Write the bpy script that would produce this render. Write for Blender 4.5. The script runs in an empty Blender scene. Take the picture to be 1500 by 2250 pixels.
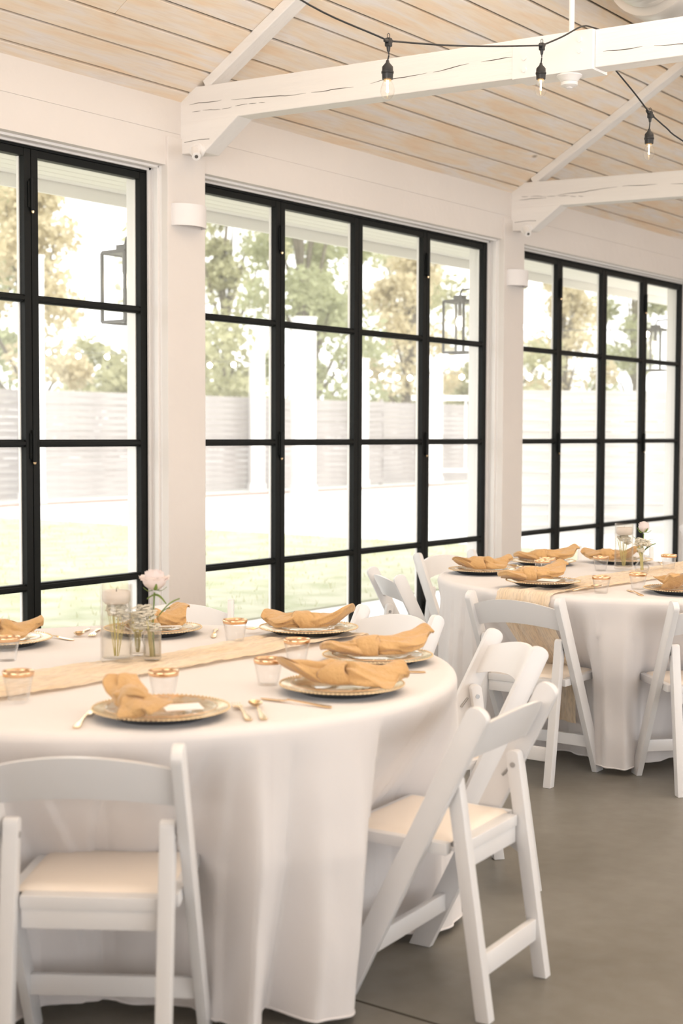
import bpy, bmesh, math, random
from mathutils import Vector, Matrix, noise
random.seed(7)
PI = math.pi
SC = bpy.context.scene
COL = SC.collection

# ------------------------------------------------------------------ camera
cd = bpy.data.cameras.new('camera'); cam = bpy.data.objects.new('camera', cd); COL.objects.link(cam)
cd.sensor_fit = 'VERTICAL'; cd.sensor_height = 36; cd.sensor_width = 24; cd.lens = 50.0
cd.clip_start = 0.05; cd.clip_end = 400
EYE = 1.4359
f = Vector((0.80105482, 0.59606476, -0.05493614)); r = Vector((0.59712519, -0.80213956, 0.00369326)); d = Vector((-0.04186502, -0.03576226, -0.99848304))
M = Matrix((( r.x, -d.x, -f.x, 0), (r.y, -d.y, -f.y, 0), (r.z, -d.z, -f.z, EYE), (0, 0, 0, 1)))
cam.matrix_world = M
cd.dof.use_dof = True; cd.dof.focus_distance = 5.6; cd.dof.aperture_fstop = 3.2
SC.camera = cam

# ------------------------------------------------------------------ sky, sun, exposure
W = bpy.data.worlds.new('sky'); SC.world = W; W.use_nodes = True
bg = W.node_tree.nodes['Background']; bg.inputs[0].default_value = (1.0, 0.99, 0.985, 1); bg.inputs[1].default_value = 1.55
sd = bpy.data.lights.new('sun', 'SUN'); sd.energy = .8; sd.angle = math.radians(8); sd.color = (1, .93, .82)
sun = bpy.data.objects.new('sun', sd); COL.objects.link(sun); sun.rotation_euler = (math.radians(42), 0, math.radians(-25))
ad_ = bpy.data.lights.new('fill_uplight', 'AREA'); ad_.shape = 'RECTANGLE'; ad_.size = 7; ad_.size_y = 1.5; ad_.energy = 175; ad_.color = (1, .96, .925); ad_.spread = math.radians(110)  # added fill lamp to brighten the ceiling, not a fixture of the hall
hl = bpy.data.objects.new('fill_uplight', ad_); COL.objects.link(hl); hl.location = (6.0, -.6, 2.0); hl.rotation_euler = Vector((.05, .38, 1)).to_track_quat('-Z', 'Y').to_euler()
al_ = bpy.data.lights.new('fill_side_light', 'AREA'); al_.shape = 'RECTANGLE'; al_.size = 4; al_.size_y = 2; al_.energy = 90; al_.color = (1, .965, .935); al_.spread = math.radians(100)  # unseen area lamp added for light coming in from the left
hs = bpy.data.objects.new('fill_side_light', al_); COL.objects.link(hs); hs.location = (-2.6, .6, 2.3); hs.rotation_euler = Vector((-8.0, -2.0, -4.4)).to_track_quat('Z', 'Y').to_euler()
vs = SC.view_settings; vs.view_transform = 'Standard'; vs.look = 'None'; vs.gamma = 1; vs.use_curve_mapping = False
vs.exposure = 0.97

# ------------------------------------------------------------------ materials
def mat(name, col, rough=.5, metal=0, bump=0, bscale=30, var=0, vscale=3, col2=None, stretch=None, coat=0, sheen=0, trans=0, spec=None, emit=None, estr=0):
    m = bpy.data.materials.new(name); m.use_nodes = True
    nt = m.node_tree; N = nt.nodes; L = nt.links
    b = N['Principled BSDF']
    b.inputs['Base Color'].default_value = (*col, 1); b.inputs['Roughness'].default_value = rough; b.inputs['Metallic'].default_value = metal
    if coat: b.inputs['Coat Weight'].default_value = coat; b.inputs['Coat Roughness'].default_value = .15
    if sheen: b.inputs['Sheen Weight'].default_value = sheen
    if spec is not None: b.inputs['Specular IOR Level'].default_value = spec
    if emit: b.inputs['Emission Color'].default_value = (*emit, 1); b.inputs['Emission Strength'].default_value = estr
    tc = N.new('ShaderNodeTexCoord'); src = tc.outputs['Object']
    if stretch:
        mp = N.new('ShaderNodeMapping'); mp.inputs['Scale'].default_value = stretch; L.new(src, mp.inputs[0]); src = mp.outputs[0]
    if bump:
        n = N.new('ShaderNodeTexNoise'); n.inputs['Scale'].default_value = bscale; n.inputs['Detail'].default_value = 4; L.new(src, n.inputs[0])
        bp = N.new('ShaderNodeBump'); bp.inputs['Strength'].default_value = bump; bp.inputs['Distance'].default_value = .01
        L.new(n.outputs[0], bp.inputs['Height']); L.new(bp.outputs[0], b.inputs['Normal'])
    if var or col2:
        n = N.new('ShaderNodeTexNoise'); n.inputs['Scale'].default_value = vscale; n.inputs['Detail'].default_value = 5; L.new(src, n.inputs[0])
        cr = N.new('ShaderNodeValToRGB'); cr.color_ramp.elements[0].position = .35; cr.color_ramp.elements[1].position = .65
        c2 = col2 or tuple(c*(1-var) for c in col)
        cr.color_ramp.elements[0].color = (*c2, 1); cr.color_ramp.elements[1].color = (*col, 1)
        L.new(n.outputs[0], cr.inputs[0]); L.new(cr.outputs[0], b.inputs['Base Color'])
    if trans:
        tr = N.new('ShaderNodeBsdfTranslucent'); tr.inputs[0].default_value = (*col, 1)
        mx = N.new('ShaderNodeMixShader'); mx.inputs[0].default_value = trans
        L.new(b.outputs[0], mx.inputs[1]); L.new(tr.outputs[0], mx.inputs[2]); L.new(mx.outputs[0], N['Material Output'].inputs[0])
    return m

def clear(name, tint=(1, 1, 1), ior=1.45, rough=.02, gloss=1.0, haze=0):
    """thin clear sheet: see-through with fresnel reflections"""
    m = bpy.data.materials.new(name); m.use_nodes = True
    nt = m.node_tree; N = nt.nodes; L = nt.links; N.remove(N['Principled BSDF'])
    t = N.new('ShaderNodeBsdfTransparent'); t.inputs[0].default_value = (*tint, 1)
    g = N.new('ShaderNodeBsdfGlossy'); g.inputs['Roughness'].default_value = rough
    lw = N.new('ShaderNodeLayerWeight'); lw.inputs[0].default_value = .5
    pw = N.new('ShaderNodeMath'); pw.operation = 'POWER'; pw.inputs[1].default_value = 3.0; L.new(lw.outputs['Facing'], pw.inputs[0])
    mu = N.new('ShaderNodeMath'); mu.operation = 'MULTIPLY_ADD'; mu.inputs[1].default_value = .55*gloss; mu.inputs[2].default_value = .035*gloss*(ior-1)/.4
    mx = N.new('ShaderNodeMixShader'); L.new(pw.outputs[0], mu.inputs[0]); L.new(mu.outputs[0], mx.inputs[0]); L.new(t.outputs[0], mx.inputs[1]); L.new(g.outputs[0], mx.inputs[2])
    out = mx.outputs[0]
    if haze:
        df = N.new('ShaderNodeBsdfTranslucent'); df.inputs[0].default_value = (.95, .95, .93, 1)
        m2 = N.new('ShaderNodeMixShader'); m2.inputs[0].default_value = haze; L.new(out, m2.inputs[1]); L.new(df.outputs[0], m2.inputs[2]); out = m2.outputs[0]
    L.new(out, N['Material Output'].inputs[0])
    return m

def glass(name, ior=1.45, col=(1, 1, 1)):
    m = bpy.data.materials.new(name); m.use_nodes = True
    N = m.node_tree.nodes; N.remove(N['Principled BSDF'])
    g = N.new('ShaderNodeBsdfGlass'); g.inputs['IOR'].default_value = ior; g.inputs['Roughness'].default_value = 0; g.inputs[0].default_value = (*col, 1)
    m.node_tree.links.new(g.outputs[0], N['Material Output'].inputs[0]); return m

PAINT = mat('white_paint', (.755, .705, .665), .55, bump=.25, bscale=14, var=.03, vscale=2)
TRIMP = mat('trim_paint', (.84, .81, .785), .4, bump=.1, bscale=20)
BEAMP = mat('beam_paint', (.86, .825, .79), .5, bump=.45, bscale=9, stretch=(4, .35, 4), var=.04, vscale=3)
STEEL = mat('black_steel', (.006, .007, .0065), .5, bump=.05, bscale=60, spec=.2)
CHAIR = mat('white_resin', (.76, .755, .76), .28, bump=.03, bscale=40, var=.02)
PAD = mat('cream_vinyl', (.86, .775, .685), .45, bump=.15, bscale=25)
CLOTH = mat('white_cloth', (.82, .79, .785), .95, bump=.2, bscale=9, sheen=.2, trans=.12)
WOODUP = mat('painted_plank', (.8, .7, .58), .6)
GOLD = mat('gold_metal', (.95, .70, .42), .18, metal=1, bump=.02, bscale=50)
CHARG = mat('champagne_gold', (.80, .64, .42), .2, metal=.85, bump=.05, bscale=40)
RIMG = mat('rose_gold_rim', (.85, .56, .34), .2, metal=1)
NAPK = mat('gold_linen', (.66, .41, .18), .85, bump=.5, bscale=90, var=.08, vscale=8, sheen=.3, trans=.08)
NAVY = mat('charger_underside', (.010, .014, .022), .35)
CARD = mat('card_paper', (.86, .85, .85), .7)
GREEN = mat('leaf_green', (.22, .33, .07), .5, var=.25, vscale=20, trans=.25)
PETAL = mat('rose_petal', (.88, .80, .78), .6, var=.03, vscale=20, trans=.3)
BLOSS = mat('small_blossom', (.94, .91, .82), .7, trans=.5)
STEMY = mat('straw_stem', (.62, .55, .22), .6)
WAX = mat('candle_wax', (.88, .83, .80), .4, trans=.2)
BLACKP = mat('black_rubber', (.012, .012, .012), .45, bump=.05, bscale=80)
CONC = mat('pale_concrete', (.74, .73, .71), .8, var=.08, vscale=1.5)
DARKM = mat('gap_dark', (.05, .038, .024), .9)
FENCE = mat('weathered_fence', (.42, .385, .37), .85, col2=(.32, .295, .285), vscale=5, stretch=(.3, 3, 3))
POSTM = mat('white_post', (.80, .79, .78), .6)
FENCE2 = mat('whitewashed_fence', (.50, .485, .47), .85, col2=(.36, .345, .33), vscale=5, stretch=(.3, 3, 3))
SOFF = mat('soffit_paint', (.95, .93, .88), .6)
MULCH = mat('mulch', (.36, .24, .19), .95, var=.3, vscale=6)
CUPM = clear('clear_plastic', (.985, .985, .985), 1.35, .03, 1.0, .03)
CRYST = clear('clear_plate_plastic', (.95, .94, .92), 1.5, .04, 1.4, .06)
PANE = clear('window_glass', (.98, .985, .98), 1.3, .0, .5, .06)  # translucent haze in the panes imitates veiling glare from outside
BULBG = clear('bulb_glass', (.985, .975, .955), 1.4, .02, 1.0, .0)
WATER = clear('water', (.985, .99, .985), 1.2, .02, .5, .0)
FIL = mat('glowing_filament', (1, .8, .5), emit=(1, .72, .38), estr=14)
LANTG = mat('lantern_bulb', (1, .9, .7), emit=(1, .78, .5), estr=6)
FARB = mat('far_bulb', (1, .9, .7), emit=(1, .85, .6), estr=45)
DUCTM = mat('duct_metal', (.70, .67, .63), .35, metal=.6, bump=.05)
CHARC = mat('dark_bronze', (.09, .085, .08), .5)
STEELB = mat('bolt_steel', (.5, .5, .5), .3, metal=1)
SCONCE = mat('sconce_plaster', (.82, .79, .78), .6)
LEAFM = [mat('foliage_olive', (.54, .53, .33), .8, var=.25, vscale=.8, trans=.35),
         mat('foliage_tan', (.70, .62, .42), .8, var=.2, vscale=.8, trans=.35),
         mat('foliage_green', (.47, .49, .29), .8, var=.3, vscale=.8, trans=.35)]
BARK = mat('bark', (.20, .17, .13), .9, var=.3)

def floor_mat():
    m = mat('polished_concrete', (.2, .19, .17), .34, bump=.04, bscale=6)
    nt = m.node_tree; N = nt.nodes; L = nt.links; b = N['Principled BSDF']
    tc = N.new('ShaderNodeTexCoord'); n1 = N.new('ShaderNodeTexNoise'); n1.inputs['Scale'].default_value = 1.3; n1.inputs['Detail'].default_value = 8
    n2 = N.new('ShaderNodeTexNoise'); n2.inputs['Scale'].default_value = 14; n2.inputs['Detail'].default_value = 6
    L.new(tc.outputs['Object'], n1.inputs[0]); L.new(tc.outputs['Object'], n2.inputs[0])
    mx = N.new('ShaderNodeMix'); mx.inputs[0].default_value = .35; L.new(n1.outputs[0], mx.inputs[2]); L.new(n2.outputs[0], mx.inputs[3])
    cr = N.new('ShaderNodeValToRGB'); cr.color_ramp.elements[0].position = .35; cr.color_ramp.elements[1].position = .68
    cr.color_ramp.elements[0].color = (.150, .138, .114, 1); cr.color_ramp.elements[1].color = (.222, .213, .190, 1)
    L.new(mx.outputs[0], cr.inputs[0]); L.new(cr.outputs[0], b.inputs['Base Color'])
    mr = N.new('ShaderNodeMapRange'); mr.inputs[3].default_value = .28; mr.inputs[4].default_value = .48; L.new(n1.outputs[0], mr.inputs[0]); L.new(mr.outputs[0], b.inputs['Roughness'])
    return m
FLOORM = floor_mat()

def plank_mat():
    m = mat('whitewashed_pine', (.8, .7, .6), .55)
    nt = m.node_tree; N = nt.nodes; L = nt.links; b = N['Principled BSDF']
    tc = N.new('ShaderNodeTexCoord'); oi = N.new('ShaderNodeObjectInfo')
    ad = N.new('ShaderNodeVectorMath'); ad.operation = 'ADD'
    sc = N.new('ShaderNodeMath'); sc.operation = 'MULTIPLY'; sc.inputs[1].default_value = 37
    L.new(oi.outputs['Random'], sc.inputs[0]); L.new(tc.outputs['Object'], ad.inputs[0]); L.new(sc.outputs[0], ad.inputs[1])
    mp = N.new('ShaderNodeMapping'); mp.inputs['Scale'].default_value = (.8, 5, 5); L.new(ad.outputs[0], mp.inputs[0])
    n1 = N.new('ShaderNodeTexNoise'); n1.inputs['Scale'].default_value = 1.8; n1.inputs['Detail'].default_value = 6; n1.inputs['Distortion'].default_value = 1.2; L.new(mp.outputs[0], n1.inputs[0])
    cr = N.new('ShaderNodeValToRGB'); e = cr.color_ramp.elements
    e[0].position = .34; e[0].color = (.88, .815, .76, 1); e[1].position = .66; e[1].color = (.90, .71, .52, 1)
    x = e.new(.52); x.color = (.90, .77, .62, 1)
    L.new(n1.outputs[0], cr.inputs[0])
    mp2 = N.new('ShaderNodeMapping'); mp2.inputs['Scale'].default_value = (.6, 9, 9); L.new(ad.outputs[0], mp2.inputs[0])
    wv = N.new('ShaderNodeTexNoise'); wv.inputs['Scale'].default_value = 9; wv.inputs['Detail'].default_value = 3; wv.inputs['Distortion'].default_value = .8; L.new(mp2.outputs[0], wv.inputs[0])
    mg = N.new('ShaderNodeMix'); mg.data_type = 'RGBA'; mg.blend_type = 'MULTIPLY'; mg.inputs[0].default_value = .35
    c2 = N.new('ShaderNodeValToRGB'); c2.color_ramp.elements[0].color = (.88, .80, .70, 1); c2.color_ramp.elements[0].position = .35; c2.color_ramp.elements[1].position = .55; c2.color_ramp.elements[1].color = (1, 1, 1, 1)
    L.new(wv.outputs[0], c2.inputs[0]); L.new(cr.outputs[0], mg.inputs[6]); L.new(c2.outputs[0], mg.inputs[7])
    vo = N.new('ShaderNodeTexVoronoi'); vo.inputs['Scale'].default_value = 2.6; mp3 = N.new('ShaderNodeMapping'); mp3.inputs['Scale'].default_value = (.55, 1.0, 1.0); L.new(ad.outputs[0], mp3.inputs[0]); L.new(mp3.outputs[0], vo.inputs[0])
    c3 = N.new('ShaderNodeValToRGB'); c3.color_ramp.elements[0].color = (.22, .17, .13, 1); c3.color_ramp.elements[1].position = .055; c3.color_ramp.elements[0].position = .018
    L.new(vo.outputs['Distance'], c3.inputs[0])
    m3 = N.new('ShaderNodeMix'); m3.data_type = 'RGBA'; m3.blend_type = 'MULTIPLY'; m3.inputs[0].default_value = .75
    L.new(mg.outputs[2], m3.inputs[6]); L.new(c3.outputs[0], m3.inputs[7]); L.new(m3.outputs[2], b.inputs['Base Color'])
    return m
PLANK = plank_mat()

def grass_mat():
    m = mat('grass_pale', (.6, .6, .3), .95, bump=.5, bscale=3)
    nt = m.node_tree; N = nt.nodes; L = nt.links; b = N['Principled BSDF']
    tc = N.new('ShaderNodeTexCoord'); n = N.new('ShaderNodeTexNoise'); n.inputs['Scale'].default_value = 2.5; n.inputs['Detail'].default_value = 10; L.new(tc.outputs['Object'], n.inputs[0])
    cr = N.new('ShaderNodeValToRGB'); e = cr.color_ramp.elements; e[0].position = .35; e[0].color = (.26, .28, .15, 1); e[1].position = .62; e[1].color = (.40, .385, .28, 1)
    L.new(n.outputs[0], cr.inputs[0]); L.new(cr.outputs[0], b.inputs['Base Color']); return m
GRASS = grass_mat()

def gauze_mat():
    m = mat('peach_gauze', (.92, .73, .51), .95, bump=.7, bscale=22, stretch=(1, 5, 1), col2=(.94, .82, .66), vscale=3, sheen=.3, trans=.25)
    N = m.node_tree.nodes; L = m.node_tree.links; out = N['Material Output']; last = out.inputs[0].links[0].from_socket
    t = N.new('ShaderNodeBsdfTransparent'); mx = N.new('ShaderNodeMixShader')
    n = N.new('ShaderNodeTexNoise'); n.inputs['Scale'].default_value = 26; tc = N.new('ShaderNodeTexCoord'); mp = N.new('ShaderNodeMapping'); mp.inputs['Scale'].default_value = (1, 6, 1)
    L.new(tc.outputs['Object'], mp.inputs[0]); L.new(mp.outputs[0], n.inputs[0])
    mr = N.new('ShaderNodeMapRange'); mr.inputs[1].default_value = .45; mr.inputs[2].default_value = .65; mr.inputs[3].default_value = 0; mr.inputs[4].default_value = .18; L.new(n.outputs[0], mr.inputs[0])
    L.new(mr.outputs[0], mx.inputs[0]); L.new(last, mx.inputs[1]); L.new(t.outputs[0], mx.inputs[2]); L.new(mx.outputs[0], out.inputs[0]); return m
GAUZE = gauze_mat()

# ------------------------------------------------------------------ helpers
def put(o, parent=None):
    COL.objects.link(o)
    if parent: o.parent = parent
    return o
def obj(name, bm, m, parent=None, smooth=False, loc=None, rz=None):
    me = bpy.data.meshes.new(name)
    if isinstance(bm, bmesh.types.BMesh):
        bmesh.ops.recalc_face_normals(bm, faces=bm.faces); bm.to_mesh(me); bm.free()
    else: me.from_pydata(bm[0], [], bm[1]); me.update()
    me.materials.append(m)
    if smooth:
        for p in me.polygons: p.use_smooth = True
        if smooth != 'all': 
            try: me.set_sharp_from_angle(angle=math.radians(40))
            except Exception: pass
    o = bpy.data.objects.new(name, me); put(o, parent)
    if loc: o.location = loc
    if rz is not None: o.rotation_euler.z = rz
    return o
def empty(name, loc=(0, 0, 0), rz=0, parent=None):
    o = bpy.data.objects.new(name, None); o.empty_display_size = .1; put(o, parent); o.location = loc; o.rotation_euler.z = rz; return o
def tag(o, label=None, cat=None, group=None, kind=None):
    if label: o['label'] = label
    if cat: o['category'] = cat
    if group: o['group'] = group
    if kind: o['kind'] = kind
    return o
def copy_tree(o, parent=None):
    c = o.copy(); COL.objects.link(c); c.parent = parent
    for ch in list(o.children): copy_tree(ch, c)
    return c
def box(bm, x0, x1, y0, y1, z0, z1, bev=0, mtx=None):
    g = bmesh.ops.create_cube(bm, size=1)
    for v in g['verts']:
        v.co = Vector((x0+(v.co.x+.5)*(x1-x0), y0+(v.co.y+.5)*(y1-y0), z0+(v.co.z+.5)*(z1-z0)))
    if bev:
        es = {e for v in g['verts'] for e in v.link_edges}
        rr = bmesh.ops.bevel(bm, geom=list(es), offset=bev, segments=2, affect='EDGES', profile=.6)
        vs_ = {v for fc in rr['faces'] for v in fc.verts} | {v for v in g['verts'] if v.is_valid}
    else: vs_ = set(g['verts'])
    if mtx: bmesh.ops.transform(bm, matrix=mtx, verts=list(vs_))
    return bm
def bx(*a, **k): return box(bmesh.new(), *a, **k)
def prism(bm, pts, x0, x1, axis='x', bev=0):
    """polygon pts (a,b) extruded along axis"""
    def P(a, b, t): return {'x': (t, a, b), 'y': (a, t, b), 'z': (a, b, t)}[axis]
    v0 = [bm.verts.new(P(a, b, x0)) for a, b in pts]; v1 = [bm.verts.new(P(a, b, x1)) for a, b in pts]
    n = len(pts); fs = [bm.faces.new(v0), bm.faces.new(v1[::-1])]
    for i in range(n): fs.append(bm.faces.new((v0[i], v1[i], v1[(i+1) % n], v0[(i+1) % n])))
    bmesh.ops.recalc_face_normals(bm, faces=fs)
    if bev:
        es = [e for e in {e for fc in fs for e in fc.edges}]
        bmesh.ops.bevel(bm, geom=es, offset=bev, segments=2, affect='EDGES', profile=.6)
    return bm
def lathe(bm, prof, seg=32, cx=0, cy=0, cz=0, closed=False):
    rings = []
    for rr, z in prof:
        if rr < 1e-6: rings.append([bm.verts.new((cx, cy, cz+z))])
        else: rings.append([bm.verts.new((cx+rr*math.cos(2*PI*i/seg), cy+rr*math.sin(2*PI*i/seg), cz+z)) for i in range(seg)])
    for a, b in zip(rings, rings[1:] + ([rings[0]] if closed else [])):
        for i in range(seg):
            j = (i+1) % seg
            if len(a) == 1 and len(b) == 1: continue
            if len(a) == 1: bm.faces.new((a[0], b[i], b[j]))
            elif len(b) == 1: bm.faces.new((a[i], b[0], a[j]))
            else: bm.faces.new((a[i], b[i], b[j], a[j]))
    return bm
def tube(bm, pts, rad, seg=8, cap=True):
    pts = [Vector(p) for p in pts]; rings = []; n = len(pts)
    for i, p in enumerate(pts):
        t = (pts[min(i+1, n-1)]-pts[max(i-1, 0)]).normalized()
        a = t.cross(Vector((0, 0, 1)))
        if a.length < .05: a = t.cross(Vector((1, 0, 0)))
        a.normalize(); b = t.cross(a).normalized()
        q = rad[i] if isinstance(rad, (list, tuple)) else rad
        rings.append([bm.verts.new(p+q*(math.cos(2*PI*k/seg)*a+math.sin(2*PI*k/seg)*b)) for k in range(seg)])
    for u, v in zip(rings, rings[1:]):
        for k in range(seg): bm.faces.new((u[k], u[(k+1) % seg], v[(k+1) % seg], v[k]))
    if cap: bm.faces.new(rings[0][::-1]); bm.faces.new(rings[-1])
    return bm
def ball(bm, c, rad, sub=1, s=(1, 1, 1)):
    g = bmesh.ops.create_icosphere(bm, subdivisions=sub, radius=rad)
    for v in g['verts']: v.co = Vector((v.co.x*s[0]+c[0], v.co.y*s[1]+c[1], v.co.z*s[2]+c[2]))
def sgrid(fn, nu, nv, closeu=False):
    vs_ = [fn(i/(nu if closeu else nu-1), j/(nv-1)) for j in range(nv) for i in range(nu)]
    fs = []
    for j in range(nv-1):
        for i in range(nu if closeu else nu-1):
            k = (i+1) % nu; fs.append((j*nu+i, j*nu+k, (j+1)*nu+k, (j+1)*nu+i))
    return vs_, fs
def spline(pts, n):
    """Catmull-Rom through pts"""
    P = [Vector(p) for p in pts]; P = [2*P[0]-P[1]]+P+[2*P[-1]-P[-2]]; out = []
    m = len(P)-3
    for i in range(n+1):
        t = i/n*m; k = min(int(t), m-1); t -= k; a, b, c, e = P[k:k+4]
        out.append(.5*((2*b)+(c-a)*t+(2*a-5*b+4*c-e)*t*t+(3*b-a-3*c+e)*t**3))
    return out

# ------------------------------------------------------------------ room shell
YW = 5.2; YI = 5.06; PITCH = 3.365; CL = 5.301; CWID = .282
ZT = 2.79; CEZ = 3.127; SL = math.radians(30.7)
fl = obj('floor', bx(-3.5, 14.5, -5.05, 5.32, -.12, 0), FLOORM); tag(fl, kind='structure')
for nm, a in (('saw_joint', (2.858, 2.866, -5, 5.05)), ('saw_joint', (-3.4, 14.4, -1.504, -1.496)), ('saw_joint', (8.9, 8.908, -5, 5.05))):
    obj('saw_joint', bx(a[0], a[1], a[2], a[3], -.002, .0006), mat('joint_dark', (.035, .028, .02), .9) if 'joint_dark' not in bpy.data.materials else bpy.data.materials['joint_dark'], fl)

wall = empty('wall_back'); tag(wall, kind='structure')
X0, X1 = -3.5, 14.5
obj('header_board', bx(X0, X1, YI, 5.30, ZT, 2.957, bev=.001), PAINT, wall)
obj('header_board', bx(X0, X1, YI-.003, 5.30, 2.957, CEZ+.06, bev=.0012), PAINT, wall)
obj('header_core', bx(X0, X1, YI+.05, 5.29, 2.8, CEZ+.06), PAINT, wall)
obj('wall_panel', bx(X0, CL+CWID-2*PITCH, YI, 5.30, 0, ZT), PAINT, wall)
obj('wall_panel', bx(CL+2*PITCH+.005, X1, YI, 5.30, 0, ZT), PAINT, wall)
for nm, xx in (('wall_left', X0), ('wall_right', X1)):
    bm = bmesh.new(); prism(bm, [(5.3, 0), (5.3, 3.2), (0, 6.35), (-5.3, 3.2), (-5.3, 0)], xx-.1, xx, 'x'); tag(obj(nm, bm, PAINT), kind='structure')
# columns
for k in range(-1, 3):
    xl = CL+PITCH*k
    t = empty('trim_%d' % (k+2)); tag(t, kind='structure')
    obj('column_face', bx(xl, xl+CWID, YI-.014, YI+.03, 0, 2.935, bev=.004), PAINT, t)
    obj('column_core', bx(xl+.002, xl+CWID-.002, YI+.02, 5.31, 0, ZT), TRIMP, t)
    for s, xx in ((-1, xl), (1, xl+CWID)):       # stepped stops on each jamb
        a, b = (xx-.012, xx+.01) if s < 0 else (xx-.01, xx+.012)
        obj('jamb_stop', bx(a, b, YI+.045, YI+.075, 0, ZT, bev=.003), TRIMP, t)
        a, b = (xx-.02, xx+.01) if s < 0 else (xx-.01, xx+.02)
        obj('jamb_stop', bx(a, b, YI+.10, 5.175, 0, ZT, bev=.003), TRIMP, t)
        a, b = (xx-.025, xx+.01) if s < 0 else (xx-.01, xx+.025)
        obj('outside_casing', bx(a, b, 5.245, 5.315, 0, ZT+.05, bev=.003), TRIMP, t)
# windows
RAILS = [2.064, 1.385, .702]
def hinge(z, parent, x):
    bm = bmesh.new(); tube(bm, [(x, YW-.034, z-.075), (x, YW-.034, z+.075)], .011, 10)
    box(bm, x-.022, x+.022, YW-.030, YW-.02, z-.06, z+.06)
    h = obj('hinge', bm, STEEL, parent)
    bm = bmesh.new(); lathe(bm, [(0, -.014), (.006, -.010), (.008, 0), (0, .002)], 8, x, YW-.034, z-.075); obj('hinge_tip', bm, GOLD, h)
for n in range(4):
    xa = CL+CWID+PITCH*(n-2) ; xb = CL+PITCH*(n-1)
    w = empty('window_%d' % (n+1)); tag(w, kind='structure')
    obj('window_head_trim', bx(xa, xb, YI+.045, YI+.075, ZT-.012, ZT+.01, bev=.003), TRIMP, w)
    obj('window_head_trim', bx(xa, xb, YI+.10, 5.175, ZT-.02, ZT+.01, bev=.003), TRIMP, w)
    fb = bmesh.new(); o_ = .022; zf = ZT-.008
    box(fb, xa, xa+o_, YW-.02, YW+.035, .0, zf); box(fb, xb-o_, xb, YW-.02, YW+.035, 0, zf)
    box(fb, xa+o_, xb-o_, YW-.02, YW+.035, zf-o_, zf); box(fb, xa+o_, xb-o_, YW-.02, YW+.035, 0, .02)
    obj('steel_frame', fb, STEEL, w)
    lw = (xb-xa-2*o_)/4; s_ = .04
    for i in range(4):
        a = xa+o_+lw*i+.002; b = a+lw-.004; zt = zf-o_-.003; zb = .022
        bm = bmesh.new()
        box(bm, a, a+s_, YW-.024, YW+.026, zb, zt, bev=.003); box(bm, b-s_, b, YW-.024, YW+.026, zb, zt, bev=.003)
        box(bm, a+s_, b-s_, YW-.022, YW+.024, zt-.036, zt, bev=.003); box(bm, a+s_, b-s_, YW-.022, YW+.024, zb, zb+.07, bev=.003)
        for z in RAILS:
            box(bm, a+s_, b-s_, YW-.014, YW+.024, z-.018, z+.018, bev=.003)
            box(bm, a+s_, b-s_, YW-.024, YW-.013, z-.009, z+.009, bev=.003)
        lf = obj('window_leaf', bm, STEEL, w)
        zz = [zb+.07]+[v for z in RAILS[::-1] for v in (z-.018, z+.018)]+[zt-.036]
        for q in range(4):
            obj('glass_pane', bx(a+s_-.002, b-s_+.002, YW+.004, YW+.009, zz[2*q]-.002, zz[2*q+1]+.002), PANE, lf)
            # pale glazing bead seen on the far side of each stile
            bm = bmesh.new(); box(bm, b-s_-.006, b-s_-.0005, YW+.010, YW+.024, zz[2*q], zz[2*q+1]); obj('glazing_bead', bm, TRIMP, lf)
        if i in (1, 3):
            for z in (2.545, 1.372, .25): hinge(z, lf, a-.002)
# ceiling planks
ce = empty('ceiling'); tag(ce, kind='structure')
cS, sS = math.cos(SL), math.sin(SL)
def cpt(x, s, h): return (x, 5.05-s*cS+h*sS, CEZ+s*sS+h*cS)
bm = bmesh.new(); prism(bm, [(5.35, 3.05+.02), (5.35, 3.2), (0, 6.33), (0, 6.2)], X0, X1, 'x')
LS = 5.05/cS
vs_ = [cpt(x, s, h) for x in (X0, X1) for s in (-.35, LS) for h in (.030, .09)]
bm.free(); bm = bmesh.new(); V = [bm.verts.new(v) for v in vs_]
for q in ((0, 1, 3, 2), (4, 6, 7, 5), (0, 4, 5, 1), (2, 3, 7, 6), (0, 2, 6, 4), (1, 5, 7, 3)): bm.faces.new([V[i] for i in q])
obj('roof_deck', bm, DARKM, ce)
mir = [(v[0], -v[1], v[2]) for v in vs_]; bm = bmesh.new(); V = [bm.verts.new(v) for v in mir]
for q in ((0, 1, 3, 2), (4, 6, 7, 5), (0, 4, 5, 1), (2, 3, 7, 6), (0, 2, 6, 4), (1, 5, 7, 3)): bm.faces.new([V[i] for i in q])
obj('far_slope', bm, PLANK, ce)
rnd = random.Random(3)
pm = {}
def plank(s0, s1, xa, xb):
    L_ = round(xb-xa, 2); wd = round(s1-s0, 3); key = (L_, wd)
    if key not in pm:
        b_ = bx(0, L_-.003, 0, wd, 0, .02, bev=.003); me = bpy.data.meshes.new('plank'); bmesh.ops.recalc_face_normals(b_, faces=b_.faces); b_.to_mesh(me); b_.free(); me.materials.append(PLANK); pm[key] = me
    o = bpy.data.objects.new('plank', pm[key]); put(o, ce)
    dz = rnd.uniform(-.002, .002)
    c = Vector(cpt(xa, s0, dz))
    o.matrix_local = Matrix(((1, 0, 0, c.x), (0, -cS, sS, c.y), (0, sS, cS, c.z), (0, 0, 0, 1)))
G = .013
plank(-.06, .055, X0, 5.43); plank(-.06, .055, 5.43, X1)
k = 0; s = .055+G
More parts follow.
